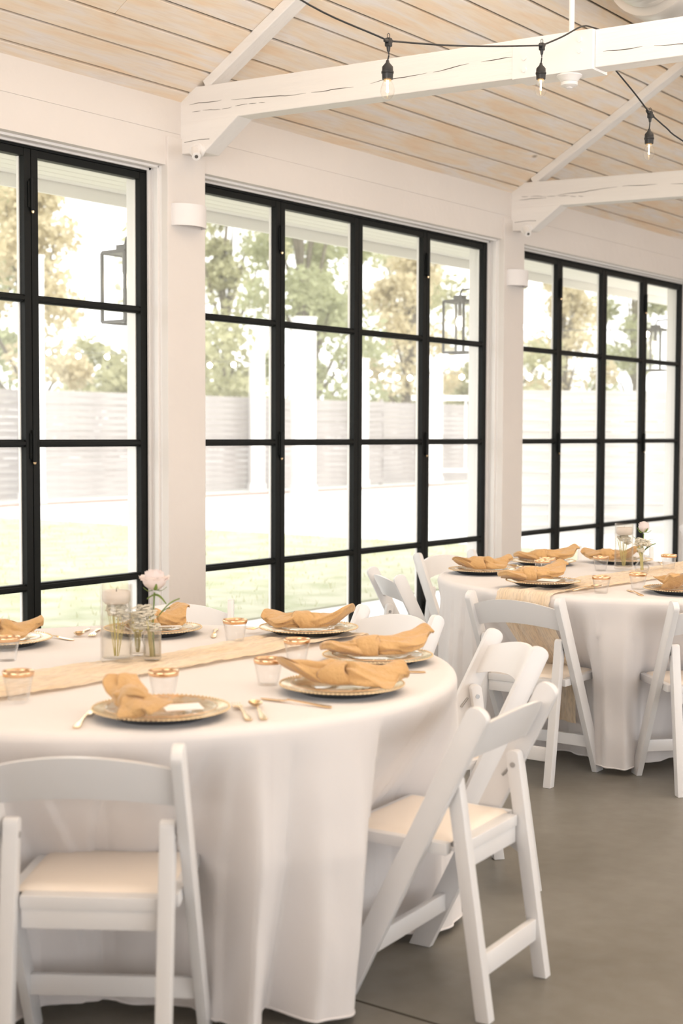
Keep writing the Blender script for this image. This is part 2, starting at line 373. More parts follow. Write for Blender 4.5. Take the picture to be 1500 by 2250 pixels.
while s < LS-.02:
    e = min(s+.158-G, LS-.002)
    cuts = [X0, [1.9, 5.46, 3.7][k % 3], [8.83, 9.9, 8.3, 12.2][k % 4], X1]
    if k in (2,): cuts = [X0, 4.62, 8.83, X1]
    if k == 1: cuts = [X0, 5.46, 8.6, X1]
    for a, b in zip(cuts, cuts[1:]): plank(s, e, a, b)
    s += .158; k += 1
# rafters and tie beams
def zb(y): return 2.941+.0266*(abs(y)-2.345)
def ztp(y): return 3.100+.0325*(abs(y)-2.348)
place = ['nearest the camera on the left, over the first column', 'second along, over the farther column', 'third along at the far right', 'out of the left of the view']
for k in (0, 1, 2, -1):
    xb0 = 5.412+PITCH*k
    t = empty('roof_truss', (xb0, 5.05, 3.0))
    tag(t, 'white timber truss beam and rafter, '+place[k], 'beam', 'white roof trusses')
    t0 = Matrix.Translation((-xb0, -5.05, -3.0))
    def P_(name, bm, m, par=t, sm=False):
        bmesh.ops.transform(bm, matrix=t0, verts=bm.verts); return obj(name, bm, m, par, sm)
    wd = .103
    if k == 0: spl, wid2 = 2.739, wd
    bm = bmesh.new()
    prism(bm, [(5.09, zb(5.09)), (5.09, CEZ), (4.95, CEZ+.06), (4.93, ztp(4.95)), (2.738, ztp(2.738)), (2.738, zb(2.738))], xb0, xb0+wd, 'x', bev=.005)
    tb = P_('tie_beam', bm, BEAMP)
    bm = bmesh.new(); prism(bm, [(2.737, zb(2.738)+.004), (2.737, ztp(2.738)-.002), (0, ztp(.3)), (-5.05, ztp(5.05)), (-5.05, zb(5.05)), (0, zb(.3))], xb0+.012, xb0+wd+.008, 'x', bev=.004); P_('tie_beam_piece', bm, BEAMP)
    bm = bmesh.new(); prism(bm, [(3.12, zb(3.12)-.004), (3.12, ztp(3.12)-.001), (2.74, ztp(2.74)-.001), (2.74, zb(2.74)-.004)], xb0-.004, xb0+wd+.03, 'x', bev=.001)
    pl = P_('splice_plate', bm, TRIMP)
    for yy, zz in ((2.80, 3.075), (2.80, 3.03), (3.06, 3.04), (3.06, 2.99)):
        bm = bmesh.new(); tube(bm, [(xb0-.004, yy, zz), (xb0-.010, yy, zz)], .011, 8); P_('bolt', bm, TRIMP)
    # drying cracks
    for j, (ya, yb, fr, sp) in enumerate(((5.0, 3.12, .45, .0), (4.98, 4.5, .30, 2.0), (2.70, 1.2, .42, 1.0))):
        pts = []; n_ = 60
        for i in range(n_+1):
            y = ya+(yb-ya)*i/n_; z = zb(y)+(ztp(y)-zb(y))*(fr+.16*noise.noise(Vector((y*1.1, k*3+j, 0)))*1.6+.05*noise.noise(Vector((y*7, k+j, 2)))+.02*noise.noise(Vector((y*25, k+j, 4))))
            pts.append((xb0-.0002+(.012 if j == 2 else 0), y, z))
        for a_ in ((0, 7), (9, 24), (25, 33), (36, 46), (47, 53), (55, 60)):
            m_ = a_[1]-a_[0]; bm = bmesh.new(); tube(bm, pts[a_[0]:a_[1]+1], [.0004+.0013*math.sin(PI*q/m_)*(1 if j != 1 else .6) for q in range(m_+1)], 4); P_('crack', bm, DARKM)
    # corbel block under the beam at the column
    bm = bmesh.new(); prism(bm, [(5.06, 2.858), (4.895, 2.850), (4.667, zb(4.667)+.004), (5.06, zb(5.06)+.004)], xb0-.004, xb0+wd+.004, 'x', bev=.005)
    P_('corbel', bm, BEAMP)
    for z_ in (2.915,): 
        bm = bmesh.new(); tube(bm, [(xb0-.0045, 5.03, z_), (xb0-.0045, 4.93, z_+.003), (xb0-.0045, 4.86, z_-.002)], .0012, 4); P_('crack', bm, DARKM)
    bm = bmesh.new()
    for sg in (1,):
        V = [bm.verts.new(cpt(x, s, h)) for x in (xb0+.002, xb0+.094) for s in (.16, LS) for h in (-.05, .001)]
        for q in ((0, 1, 3, 2), (4, 6, 7, 5), (0, 4, 5, 1), (2, 3, 7, 6), (0, 2, 6, 4), (1, 5, 7, 3)): bm.faces.new([V[i] for i in q])
    bmesh.ops.recalc_face_normals(bm, faces=bm.faces); bmesh.ops.bevel(bm, geom=bm.edges[:], offset=.004, segments=1, affect='EDGES')
    P_('rafter', bm, BEAMP)
    bm = bmesh.new(); tube(bm, [(xb0+.04, 2.861, ztp(2.86)-.005), (xb0+.04, 2.861, CEZ+(5.05-2.861)*math.tan(SL))], .0115, 12); P_('hanger_rod', bm, TRIMP, sm=True)
    if k in (0, 1):
        # small swivel spot fixed to the corbel
        h = empty('ceiling_speaker', (xb0-.004, 4.93, 2.86)); tag(h, 'small white swivel spotlight on the corbel of the '+('left beam' if k == 0 else 'farther beam'), 'spotlight', 'corbel spotlights')
        h.name = 'swivel_spotlight'
        bm = bmesh.new(); tube(bm, [(0, 0, 0), (-.018, 0, 0), (-.022, 0, 0)], [.040, .040, .032], 24); obj('base_plate', bm, TRIMP, h, True)
        bm = bmesh.new(); tube(bm, [(-.02, 0, 0), (-.045, -.002, -.004)], .026, 20); obj('swivel_joint', bm, TRIMP, h, True)
        bm = bmesh.new(); tube(bm, [(-.035, -.0, .005), (-.06, -.03, -.02), (-.08, -.055, -.045)], [.018, .022, .022], 18); hd = obj('lamp_head', bm, TRIMP, h, True)
        bm = bmesh.new(); tube(bm, [(-.0802, -.0553, -.0453), (-.082, -.057, -.047)], .009, 12); obj('lens', bm, CHARC, hd)
# heat detector under the near beam
h = empty('smoke_detector', (5.462, 2.874, zb(2.874)-.004)); tag(h, 'white round smoke detector under the left beam beside the splice plate', 'smoke detector')
bm = bmesh.new(); lathe(bm, [(0, 0), (.054, 0), (.054, -.006), (.046, -.012), (.036, -.026), (.034, -.028), (0, -.028)], 32); obj('detector_base', bm, TRIMP, h, True)
bm = bmesh.new(); lathe(bm, [(.030, -.028), (.036, -.030), (.036, -.043), (.022, -.050), (0, -.051)], 32); hh = obj('sensor_dome', bm, TRIMP, h, True)
bm = bmesh.new(); lathe(bm, [(.012, -.050), (.014, -.055), (0, -.056)], 16); obj('sensor_eye', bm, SCONCE, hh, True)
# duct
h = empty('spiral_duct', (6.18, 3.02, 3.76)); tag(h, 'pale metal spiral air duct with ribbed seams under the ceiling at top right', 'duct')
def ductseg(pts, rad, name):
    P = spline(pts, 90); rr = [rad+(.007 if i % 4 == 0 else 0) for i in range(91)]
    bm = bmesh.new(); tube(bm, P, rr, 40); obj(name, bm, DUCTM, h, True)
ductseg([(.12, -.75, .62), (.10, -.35, .32), (.20, .0, .03), (.55, .06, .0)], .20, 'duct_elbow')
ductseg([(.50, .05, .0), (2, .05, .0), (5, .05, 0)], .235, 'duct_run')
for xx in (.9, 3.4):
    bm = bmesh.new(); tube(bm, [(xx, .05, .2), (xx, .05, .2+.36)], .006, 6); obj('duct_hanger', bm, STEELB, h)
# sconces
for i, (sx, sz) in enumerate(((CL+.141, 2.545), (CL+PITCH+.05+.1, 2.53), (CL+2*PITCH+.141, 2.54))):
    h = empty('wall_sconce', (sx, YI-.014, sz)); tag(h, 'white half-round wall sconce on the '+('near column between the left and middle windows', 'column between the middle and right windows', 'last column at the far right')[i], 'sconce', 'white column sconces')
    def fn(u, v, R_=.115, D=.085):
        a = PI+PI*u; return (R_*math.cos(a), D*math.sin(a), -.055+.11*v)
    vo_, fo = sgrid(fn, 28, 2); vi, fi = sgrid(lambda u, v: fn(u, v, .109, .079), 28, 2); n_ = len(vo_)
    fs = fo+[tuple(q+n_ for q in reversed(x)) for x in fi]
    for q in range(27): fs += [(q, q+1, n_+q+1, n_+q), (28+q, n_+28+q, n_+28+q+1, 28+q+1)]
    obj('shade', (vo_+vi, fs), SCONCE, h, True)
    bm = bx(-.10, .10, -.006, 0, -.05, .05); obj('back_plate', bm, SCONCE, h)
    bm = bx(-.035, .035, -.05, -.006, -.02, .02, bev=.004); obj('lamp_holder', bm, SCONCE, h)

# ------------------------------------------------------------------ string lights inside
def string_bulb(parent, P, drop, tilt=0):
    """socket hanging below node point P"""
    t = empty('bulb_drop', P, 0, parent)
    b_ = bmesh.new(); box(b_, -.010, .010, -.009, .009, -.022, .012, bev=.004); tube(b_, [(-.026, 0, .002), (.026, 0, -.004)], .0065, 10)
    tube(b_, [(0, 0, -.018), (0, 0, -.036)], [.0075, .005], 10)
    g = [(-.0045, 0, .010), (-.0045, 0, .024), (0, 0, .028), (.0045, 0, .024), (.0045, 0, .010)]; tube(b_, g, .0016, 6)
    bmesh.ops.recalc_face_normals(b_, faces=b_.faces)
    me = bpy.data.meshes.new('connector'); b_.to_mesh(me); b_.free(); me.materials.append(BLACKP)
    return t
bm = None
sl = empty('string_light', (4.09, 2.849, 2.79)); tag(sl, 'black cable of clear filament bulbs strung under the ceiling across the beam', 'string lights')
O_ = Vector((4.09, 2.849, 2.79))
def rel(p): return Vector(p)-O_
nodes = [Vector((4.09, 2.849, 2.788)), Vector((5.168, 2.845, 3.006)), Vector((5.842, 2.679, 2.834))]
seg1 = spline([(3.05, 2.98, 3.02), (3.666, 2.919, 2.836+.01), (4.09, 2.849, 2.788)], 16)
seg2 = spline([(4.09, 2.849, 2.788), (4.45, 2.85, 2.852), (4.80, 2.85, 2.924), (5.168, 2.845, 3.006)], 16)
seg3 = spline([(5.168, 2.845, 3.006), (5.26, 2.80, 3.055), (5.36, 2.77, 3.112), (5.43, 2.76, 3.125), (5.54, 2.74, 3.11), (5.56, 2.715, 2.975)], 20)
seg4 = spline([(5.56, 2.715, 2.975), (5.70, 2.69, 2.90), (5.842, 2.679, 2.834)], 10)
seg5 = spline([(5.842, 2.679, 2.834), (5.93, 2.64, 2.782), (6.018, 2.601, 2.736), (6.5, 2.4, 2.56), (7.2, 2.1, 2.5)], 16)
bm = bmesh.new(); tube(bm, [rel(p) for p in seg1+seg2[1:]+seg3[1:]+seg4[1:]+seg5[1:]], .0034, 8); obj('cable', bm, BLACKP, sl, 'all')
for i, nd in enumerate(nodes):
    p = rel(nd); rad_dir = (-.008, 0, 0)
    bm = bmesh.new()
    box(bm, p.x-.010, p.x+.010, p.y-.010, p.y+.010, p.z-.020, p.z+.010, bev=.004)
    dd = Vector((.6, -.8, 0)) if i < 2 else Vector((.5, -.3, -.35)).normalized()
    dd = Vector((.95, -.0, .18)) if i < 2 else Vector((.85, -.3, -.43))
    tube(bm, [p-dd*.026, p-dd*.012, p+dd*.012, p+dd*.026], [.0045, .0085, .0085, .0045], 10)
    tube(bm, [p+Vector((0, 0, -.015)), p+Vector((0, 0, -.036))], [.008, .005], 10)
    tube(bm, [p+Vector(q) for q in ((-.003, .003, .008), (-.003, .003, .022), (0, 0, .026), (.003, -.003, .022), (.003, -.003, .008))], .0014, 6)
    obj('cable_joint', bm, BLACKP, sl, True)
    dz = .062 if i != 1 else .066
    sk = p+Vector((-.002, .002, -.036-dz+.028)); q = p+Vector((0, 0, -.03))
    bm = bmesh.new(); tube(bm, spline([q, q+Vector((.002*(i-1)*-1, 0, -.02)), sk+Vector((0, 0, .004))], 6), .0028, 8); obj('drop_wire', bm, BLACKP, sl, 'all')
    so = empty('socket', sk, 0, sl); 
    bm = bmesh.new(); lathe(bm, [(0, .006), (.005, .004), (.007, -.004), (.019, -.018), (.0195, -.032), (.0215, -.034), (.0215, -.040), (.0195, -.042), (.0185, -.060), (.014, -.060), (0, -.058)], 28)
    COL.objects.unlink(so); bpy.data.objects.remove(so)
    so = obj('socket', bm, BLACKP, sl, True, loc=sk)
    bm = bmesh.new(); lathe(bm, [(.0125, -.058), (.0135, -.066), (.019, -.078), (.0235, -.092), (.0245, -.102), (.022, -.114), (.015, -.124), (.006, -.129), (0, -.130)], 32); obj('glass_bulb', bm, BULBG, so, 'all')
    bm = bmesh.new(); lathe(bm, [(0, -.058), (.0135, -.058), (.0138, -.066), (0, -.066)], 20); obj('brass_collar', bm, GOLD, so, True)
    bm = bmesh.new(); tube(bm, [(0, 0, -.066), (0, 0, -.074)], .004, 8); tube(bm, [(-.002, 0, -.072), (-.0025, .001, -.105)], .0013, 6); tube(bm, [(.002, 0, -.072), (.0025, -.001, -.105)], .0013, 6); obj('filament', bm, FIL, so)

# ------------------------------------------------------------------ chairs
def rounded_bar(p, q, w, th, axis_x, round_top=True, bev=.004):
    """flat bar in the y-z plane from p to q (y,z): width w in plane, thickness th in x, centred at axis_x"""
    p = Vector(p); q = Vector(q); u = (q-p).normalized(); n = Vector((-u.y, u.x)); pts = []
    pts += [p-n*w/2, p+n*w/2][::-1]
    # cut the foot flat on the floor
    out = []
    for s_ in (1, -1):
        b = p+n*w/2*s_
        if abs(p.y) < .01: b = b-u*((b.y)/u.y)
        out.append(b)
    top = []
    if round_top:
        for i in range(9):
            a = PI*i/8; top.append(q+n*(w/2*math.cos(a))+u*(w/2*.75*math.sin(a)-w/2*.4))
    else: top = [q+n*w/2, q-n*w/2]
    poly = [out[1], out[0]]+top
    bm = bmesh.new(); prism(bm, [(v.x, v.y) for v in poly], axis_x-th/2, axis_x+th/2, 'x', bev=bev); return bm
def make_chair():
    # origin on the floor midway between the rear feet; +y is the way the sitter faces
    t = empty('folding_chair')
    for s in (-1, 1):
        obj('front_leg', rounded_bar((.385, 0), (.004, .768), .060, .025, s*.2075), CHAIR, t, True)
        obj('rear_leg', rounded_bar((0, 0), (.088, .592), .037, .034, s*.172), CHAIR, t, True)
        for side in (-1, 1):
            bm = bmesh.new(); tube(bm, [(s*.172+side*.0165, .084, .560), (s*.172+side*.019, .084, .560)], .0075, 14); obj('bolt', bm, STEELB if side*s < 0 else STEELB, t)
        bm = bmesh.new(); tube(bm, [(s*.190, .130, .52), (s*.196, .105, .55)], .004, 6); obj('link_rod', bm, STEELB, t)
    # curved, arched back slat
    def slat(u, v):
        x = -.200+.400*u; c = 1-(2*u-1)**2
        zt_ = .722+.036*c; zb_ = .632+.026*c
        zz = zb_+(zt_-zb_)*v; yy = .383-zz/.775*.387+.006 - .036*c
        return x, yy, zz
    nu, nv = 22, 6; A = []; B = []
    for j in range(nv):
        for i in range(nu):
            x, y, z = slat(i/(nu-1), j/(nv-1)); e = (abs(2*j/(nv-1)-1))**6*.002
            A.append((x, y-.0085+e, z)); B.append((x, y+.0085-e, z))
    n_ = nu*nv; V = A+B; F = []
    for j in range(nv-1):
        for i in range(nu-1):
            a = j*nu+i; F += [(a, a+1, a+nu+1, a+nu), (n_+a, n_+a+nu, n_+a+nu+1, n_+a+1)]
    for i in range(nu-1):
        a = i; F.append((a, n_+a, n_+a+1, a+1)); a = (nv-1)*nu+i; F.append((a, a+1, n_+a+1, n_+a))
    for j in range(nv-1):
        a = j*nu; F.append((a, a+nu, n_+a+nu, n_+a)); a = j*nu+nu-1; F.append((a, n_+a, n_+a+nu, a+nu))
    obj('back_slat', (V, F), CHAIR, t, True)
    # seat frame with padded panel
    fr = bmesh.new(); ys, ye, zs = .078, .415, .418
    def seatbox(x0, x1, y0, y1, z0, z1, b=.004): box(fr, x0, x1, y0, y1, z0, z1, bev=b)
    seatbox(-.193, -.165, ys+.022, ye, zs-.018, zs+.012); seatbox(.165, .193, ys+.022, ye, zs-.018, zs+.012)
    seatbox(-.165, .165, ye-.028, ye, zs-.018, zs+.012)
    seatbox(-.152, .152, ys-.012, ys+.03, zs-.018, zs+.012); seatbox(-.167, .167, ys+.0, ye-.01, zs-.012, zs-.002, .001)
    obj('seat_frame', fr, CHAIR, t, True)
    obj('rear_apron', bx(-.150, .150, ys-.008, ys+.012, zs-.062, zs-.016, bev=.004), CHAIR, t, True)
    def pad(u, v):
        x = -.174+.348*u; y = ys+.022+(ye-.014-ys-.022)*v
        e = min(u, 1-u, v, 1-v); return (x, y, zs+.010+.012*min(1, e*12)**.5)
    V, F = sgrid(pad, 26, 26); n_ = len(V)
    obj('seat_pad', (V, F), PAD, t, 'all')
    # stretchers
    obj('rear_stretcher', bx(-.156, .156, .010, .030, .100, .158, bev=.005), CHAIR, t, True)
    bm = bmesh.new(); box(bm, -.196, .196, .300, .318, .115, .165, bev=.004)
    obj('front_stretcher', bm, CHAIR, t, True)
    return t
proto = make_chair()
D_ = math.radians
chairs = [
 # centre of the back-rail tops, facing angle, label
 ((2.053, 2.213), 33.5, 'white folding chair seen from behind at bottom left, pushed up to the near table'),
 ((3.120, 1.765), 95, 'white folding chair pushed into the near table on its right side, whole side view'),
 ((4.020, 2.275), 140, 'white folding chair facing left between the near table and the far table'),
 ((4.385, 2.985), 166, 'white folding chair on the far side of the near table, beyond the two tied napkins'),
 ((4.115, 3.865), 219, 'white folding chair against the window column, behind the near centrepiece'),
 ((5.095, 2.910), 1, 'white folding chair seen from behind where the runner hangs off the far table'),
 ((5.410, 2.130), 46, 'white folding chair cut by the right edge, pushed up to the far table'),
 ((5.590, 3.905), -37, 'white folding chair by the middle window, turned sideways with a gap showing grass'),
 ((6.745, 4.300), -104, 'white folding chair at the window side of the far table, left of its napkin stack'),
 ((7.690, 3.705), 210, 'white folding chair behind the far table centrepiece, only its back top showing'),
 ((10.07, 4.290), -72, 'white folding chair in the back by the right window, cut by the right edge'),
]
for i, ((cx, cy), ang, lab) in enumerate(chairs):
    o = proto if i == 0 else copy_tree(proto)
    a = D_(ang); o.location = (cx, cy, 0); o.rotation_euler = (0, 0, a-PI/2)
    tag(o, lab, 'chair', 'white folding chairs')

# ------------------------------------------------------------------ tables and cloths
ZC = .768
def interp(ctrl, deg):
    deg %= 360; c = sorted((a % 360, *b) for a, *b in ctrl); c = [(c[-1][0]-360, *c[-1][1:])]+c+[(c[0][0]+360, *c[0][1:])]
    for p, q in zip(c, c[1:]):
        if p[0] <= deg <= q[0]:
            t = (deg-p[0])/max(1e-6, q[0]-p[0]); t = t*t*(3-2*t); return tuple(a+(b-a)*t for a, b in zip(p[1:], q[1:]))
    return c[0][1:]
T1 = (2.90, 2.89); T2 = (6.17, 2.88)
C1 = [(180,.93,.93),(196,.92,.88),(201,.84,.78),(205,.72,.66),(220,.70,.60),(235.5,.71,.67),(239,.80,.77),(243,.93,.885),(248.5,.885,.765),(253.5,.93,.885),(259.5,.94,.905),(263.5,.90,.86),(267,.79,.76),(270.5,.715,.70),(284,.72,.67),(297,.75,.72),(301,.88,.85),(306,.925,.92),(312,.94,.96),(322,.92,.91),(334,.935,.95),(350,.93,.93),(5,.935,.97),(22,.92,.93),(38,.94,.97),(60,.92,.93),(80,.94,.97),(100,.92,.92),(120,.94,.96),(140,.92,.93),(160,.94,.96)]
C2 = [(155,.90,.86),(158,.82,.76),(161.5,.68,.65),(176,.64,.57),(190.5,.66,.63),(194,.80,.74),(198,.885,.80),(203,.89,.80),(206,.80,.74),(209,.66,.63),(222,.63,.57),(238,.65,.61),(243,.86,.84),(255,.93,.95),(270,.92,.90),(285,.94,.96),(300,.92,.92),(320,.94,.96),(340,.92,.93),(0,.94,.97),(20,.92,.93),(40,.94,.96),(60,.92,.93),(78,.94,.97),(92,.92,.90),(102,.84,.80),(112,.74,.70),(122,.72,.70),(127,.84,.84),(134,.935,.975),(141,.915,.93),(148,.94,.97)]
PL1 = [(265.2, 263.8, .020, 13), (280.3, 273.3, .012, 7), (285.6, 285.4, .009, 6), (290, 291, .008, 6), (247.3, 248.0, .010, 9), (236, 229, .010, 8), (222, 216, .012, 9), (209, 213, .009, 7)]
PL2 = [(189, 187, .009, 6), (196.5, 195.5, .012, 8), (206.5, 205.5, .010, 7), (144, 147, .010, 6), (152, 150, .008, 6), (128, 130, .010, 6), (171, 168, .009, 7)]
def cloth_r(ctrl, th, z, ph):
    R = .918
    if z > ZC-.03: return None
    m, b = interp(ctrl, math.degrees(th)); z1, z2 = .43, .02
    if z > z1: t = (ZC-.03-z)/(ZC-.03-z1); r_ = R+(m-R)*(t**1.25)
    else: t = (z1-z)/(z1-z2); r_ = m+(b-m)*t
    g = (ZC-z)/ZC
    r_ += .010*g*math.sin(th*17+ph+1.2*math.sin(th*3)) + .007*g*math.sin(th*29+2*ph)
    v = Vector((math.cos(th)*3.2, math.sin(th)*3.2, z*2.2+ph)); r_ += .016*noise.noise(v*1.6)*min(1, g*4) + .006*noise.noise(Vector((v.x*4, v.y*4, v.z*2.0+math.cos(th)*3)))*min(1, g*3) + .0025*abs(noise.noise(Vector((v.x*7+v.z*3, v.y*7, v.z*3))))*min(1, g*3)
    zf_ = min(1, max(0, (ZC-.035-z)/.07)); tz = min(1, max(0, (ZC-z)/.33)); dg = math.degrees(th) % 360
    for a0, a1, h_, w_ in (PL1 if ph < 1 else PL2):
        dd_ = dg-(a0+(a1-a0)*tz)
        if 0 < dd_ < w_: r_ -= h_*(1-dd_/w_)*zf_
    # sharp ironed creases
    cz = abs(((math.degrees(th)+ph*20) % 24)-12); r_ -= .0035*max(0, 1-cz/.9)*min(1, g*6)
    return r_
def make_cloth(name, T, ctrl, ph, label):
    NU = 540; R = .918; V = []; F = []; rows = []
    rr = [.0, .2, .4, .6, .75, .85, .89]
    for q in rr: rows.append([(q*math.cos(2*PI*i/NU), q*math.sin(2*PI*i/NU), ZC+.0006*noise.noise(Vector((q*math.cos(2*PI*i/NU)*4, q*math.sin(2*PI*i/NU)*4, ph)))) for i in range(NU)] if q else None)
    for k in range(1, 6):
        a = PI/2*k/5; q = R-.026+.026*math.sin(a); z = ZC-.026*(1-math.cos(a)); rows.append([(q*math.cos(2*PI*i/NU), q*math.sin(2*PI*i/NU), z) for i in range(NU)])
    NZ = 48
    for k in range(1, NZ+1):
        row = []
        for i in range(NU):
            th = 2*PI*i/NU; m, b = interp(ctrl, math.degrees(th)); zlow = .022+.05*max(0, .86-b)+.006*math.sin(th*9+ph)
            z = (ZC-.0301)+(zlow-(ZC-.0301))*k/NZ
            q = cloth_r(ctrl, th, z, ph); row.append((q*math.cos(th), q*math.sin(th), z))
        rows.append(row)
    V = [(0, 0, ZC)]; idx = []
    for rw in rows[1:]:
        idx.append(len(V)); V += rw
    for i in range(NU): F.append((0, idx[0]+i, idx[0]+(i+1) % NU))
    for a, b in zip(idx, idx[1:]):
        for i in range(NU): j = (i+1) % NU; F.append((a+i, b+i, b+j, a+j))
    o = obj(name, (V, F), CLOTH, None, 'all', loc=(T[0], T[1], 0)); tag(o, label, 'tablecloth', 'white floor-length tablecloths')
    # stitched hem
    bm = bmesh.new(); pts = [Vector(V[idx[-1]+i])+Vector((0, 0, .004)) for i in range(NU)]+[Vector(V[idx[-1]])+Vector((0, 0, .004))]
    tube(bm, pts, .0035, 5, cap=False); obj('hem', bm, CLOTH, o, 'all')
    return o
make_cloth('tablecloth', T1, C1, .4, 'white floor-length tablecloth over the near round table, filling the lower left')
make_cloth('tablecloth', T2, C2, 2.1, 'white floor-length tablecloth over the far round table, right of centre')
for i, T in enumerate((T1, T2)):
    t = empty('round_table', (T[0], T[1], 0)); tag(t, ('near', 'far')[i]+' round banquet table standing under its white cloth', 'table', 'round banquet tables')
    bm = bmesh.new(); lathe(bm, [(0, .740), (.905, .740), (.910, .745), (.910, .756), (.905, .760), (0, .760)], 96); obj('tabletop', bm, WOODUP, t, True)
    for a in (45, 135, 225, 315):
        bm = bmesh.new(); c, s = .42*math.cos(D_(a)), .42*math.sin(D_(a)); tube(bm, [(c, s, 0), (c, s, .741)], .0125, 10); obj('leg', bm, STEELB, t, True)
# gauze runners
def make_runner(T, ctrl, ph, xs, xe, yc, wid, label, hang0, hang1, seed):
    """along x; yc(x) centre line; hangs over the rim at either end"""
    NV = 46; rows = []
    def wr(x, v): return .004+.016*abs(noise.noise(Vector((x*1.6, v*5+seed, seed))))+.006*abs(noise.noise(Vector((x*7, v*14, seed))))+.003*noise.noise(Vector((x*30, v*8, seed)))
    def top(x, v):
        w_ = wid*(.5+.06*noise.noise(Vector((x*3, seed, 1)))); y = yc(x)+(v-.5)*2*w_+.010*noise.noise(Vector((x*6, v*4, seed+3)))
        return Vector((x, y, ZC+.002+wr(x, v)))
    def hangcol(sign, v, length):
        # where this strand crosses the rim
        y = yc(T[0]+sign*.9)+(v-.5)*wid; th = math.atan2(y-T[1], sign*math.sqrt(max(.01, .93**2-(y-T[1])**2))); out = []
        for k in range(1, 34):
            s = length*k/33
            if s < .04: q = .918+.012*math.sin(s/.04*PI/2); z = ZC+.004-.03*(1-math.cos(s/.04*PI/2))
            else:
                z = ZC-.026-(s-.04); rr_ = cloth_r(ctrl, th, min(z, ZC-.031), ph); q = max(rr_+.018, .0)+.008*noise.noise(Vector((v*18, z*2, seed)))+.006
            thh = th+(.02*noise.noise(Vector((v*5, z*3, seed)))-.0*(s))
            out.append(Vector((T[0]+q*math.cos(thh), T[1]+q*math.sin(thh), max(z, .03))))
        return out
    cols = []
    for j in range(NV):
        v = j/(NV-1); y0 = yc(T[0])+(v-.5)*wid-T[1]; half = math.sqrt(.905**2-y0*y0); col = []
        yl = yc(T[0]-.9)+(v-.5)*wid-T[1]; yr = yc(T[0]+.9)+(v-.5)*wid-T[1]
        a = T[0]-math.sqrt(.905**2-yl*yl); b = T[0]+math.sqrt(.905**2-yr*yr); n = 130
        mid = [top(a+(b-a)*i/n, v) for i in range(n+1)]
        left = hangcol(-1, v, hang0)[::-1]; right = hangcol(1, v, hang1)
        cols.append(left+mid+right)
    NR = len(cols[0]); V = [p for c in cols for p in c]; F = []
    for j in range(NV-1):
        for i in range(NR-1): a = j*NR+i; F.append((a, a+1, a+NR+1, a+NR))
    V = [(p.x-T[0], p.y-T[1], p.z) for p in V]
    o = obj('table_runner', (V, F), GAUZE, None, 'all', loc=(T[0], T[1], 0)); tag(o, label, 'table runner', 'peach gauze runners')
def yc1(x): return 2.86+.03*math.sin(x*2.2-3.2)-.0*(x-2.9)+ (.05 if x < 2.5 else 0)*(2.5-x)
def yc2(x): return 2.955-.13*max(0, min(1, (x-5.3)/1.3))+.02*math.sin(x*3)
make_runner(T1, C1, .4, 0, 0, yc1, .25, 'crinkled peach gauze runner lying across the near table', .45, .5, 1.3)
make_runner(T2, C2, 2.1, 0, 0, yc2, .27, 'crinkled peach gauze runner across the far table, its end hanging behind a chair', .60, .45, 5.1)

# ------------------------------------------------------------------ place settings
def make_charger():
    t = empty('charger_plate')
    bm = bmesh.new(); lathe(bm, [(0, .0035), (.098, .0035), (.112, .008), (.128, .013), (.158, .0215), (.161, .0225), (.1625, .0215), (.160, .0205)], 72); obj('charger_disc', bm, CHARG, t, True)
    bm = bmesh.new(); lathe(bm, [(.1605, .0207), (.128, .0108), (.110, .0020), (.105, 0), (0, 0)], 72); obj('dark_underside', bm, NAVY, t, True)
    bm = bmesh.new(); n = 88; V = []
    for i in range(n): ball(bm, (.161*math.cos(2*PI*i/n), .161*math.sin(2*PI*i/n), .0222), .0030, 1)
    tag(obj('beaded_rim', bm, CHARG, t, 'all'), kind='stuff')
    bm = bmesh.new(); S = 96; prof = [(0, .006), (.07, .006), (.078, .009), (.088, .016), (.100, .018), (.122, .019), (.131, .0215), (.133, .021)]
    rings = []
    for r_, z in prof:
        if r_ == 0: rings.append([bm.verts.new((0, 0, z))]); continue
        rings.append([bm.verts.new(((r_+(.003*math.cos(i*PI/4) if r_ > .09 else 0))*math.cos(2*PI*i/S), (r_+(.003*math.cos(i*PI/4) if r_ > .09 else 0))*math.sin(2*PI*i/S), z+(.0018*math.sin(i*PI/2) if .08 < r_ < .13 else 0))) for i in range(S)])
    for i in range(S): bm.faces.new((rings[0][0], rings[1][i], rings[1][(i+1) % S]))
    for a, b in zip(rings[1:], rings[2:]):
        for i in range(S): bm.faces.new((a[i], b[i], b[(i+1) % S], a[(i+1) % S]))
    return t, bm
charger, pbm = make_charger()
pl = empty('dinner_plate'); obj('plate_body', pbm, CRYST, pl, True)
bm = bmesh.new(); lathe(bm, [(.1325, .0205), (.1345, .0215), (.1335, .0225), (.131, .0215)], 72, closed=True); obj('gold_edge', bm, RIMG, pl, 'all')
# cup
cup = empty('tumbler')
bm = bmesh.new(); lathe(bm, [(0, .004), (.024, .004), (.026, .006), (.0375, .069), (.0385, .070), (.0392, .069), (.0275, .003), (.0262, 0), (0, 0)], 40); obj('cup_body', bm, CUPM, cup, 'all')
bm = bmesh.new(); lathe(bm, [(.0379, .058), (.0397, .0705), (.0388, .0712), (.0376, .0705), (.0362, .058)], 40, closed=True); obj('rim_band', bm, RIMG, cup, 'all')
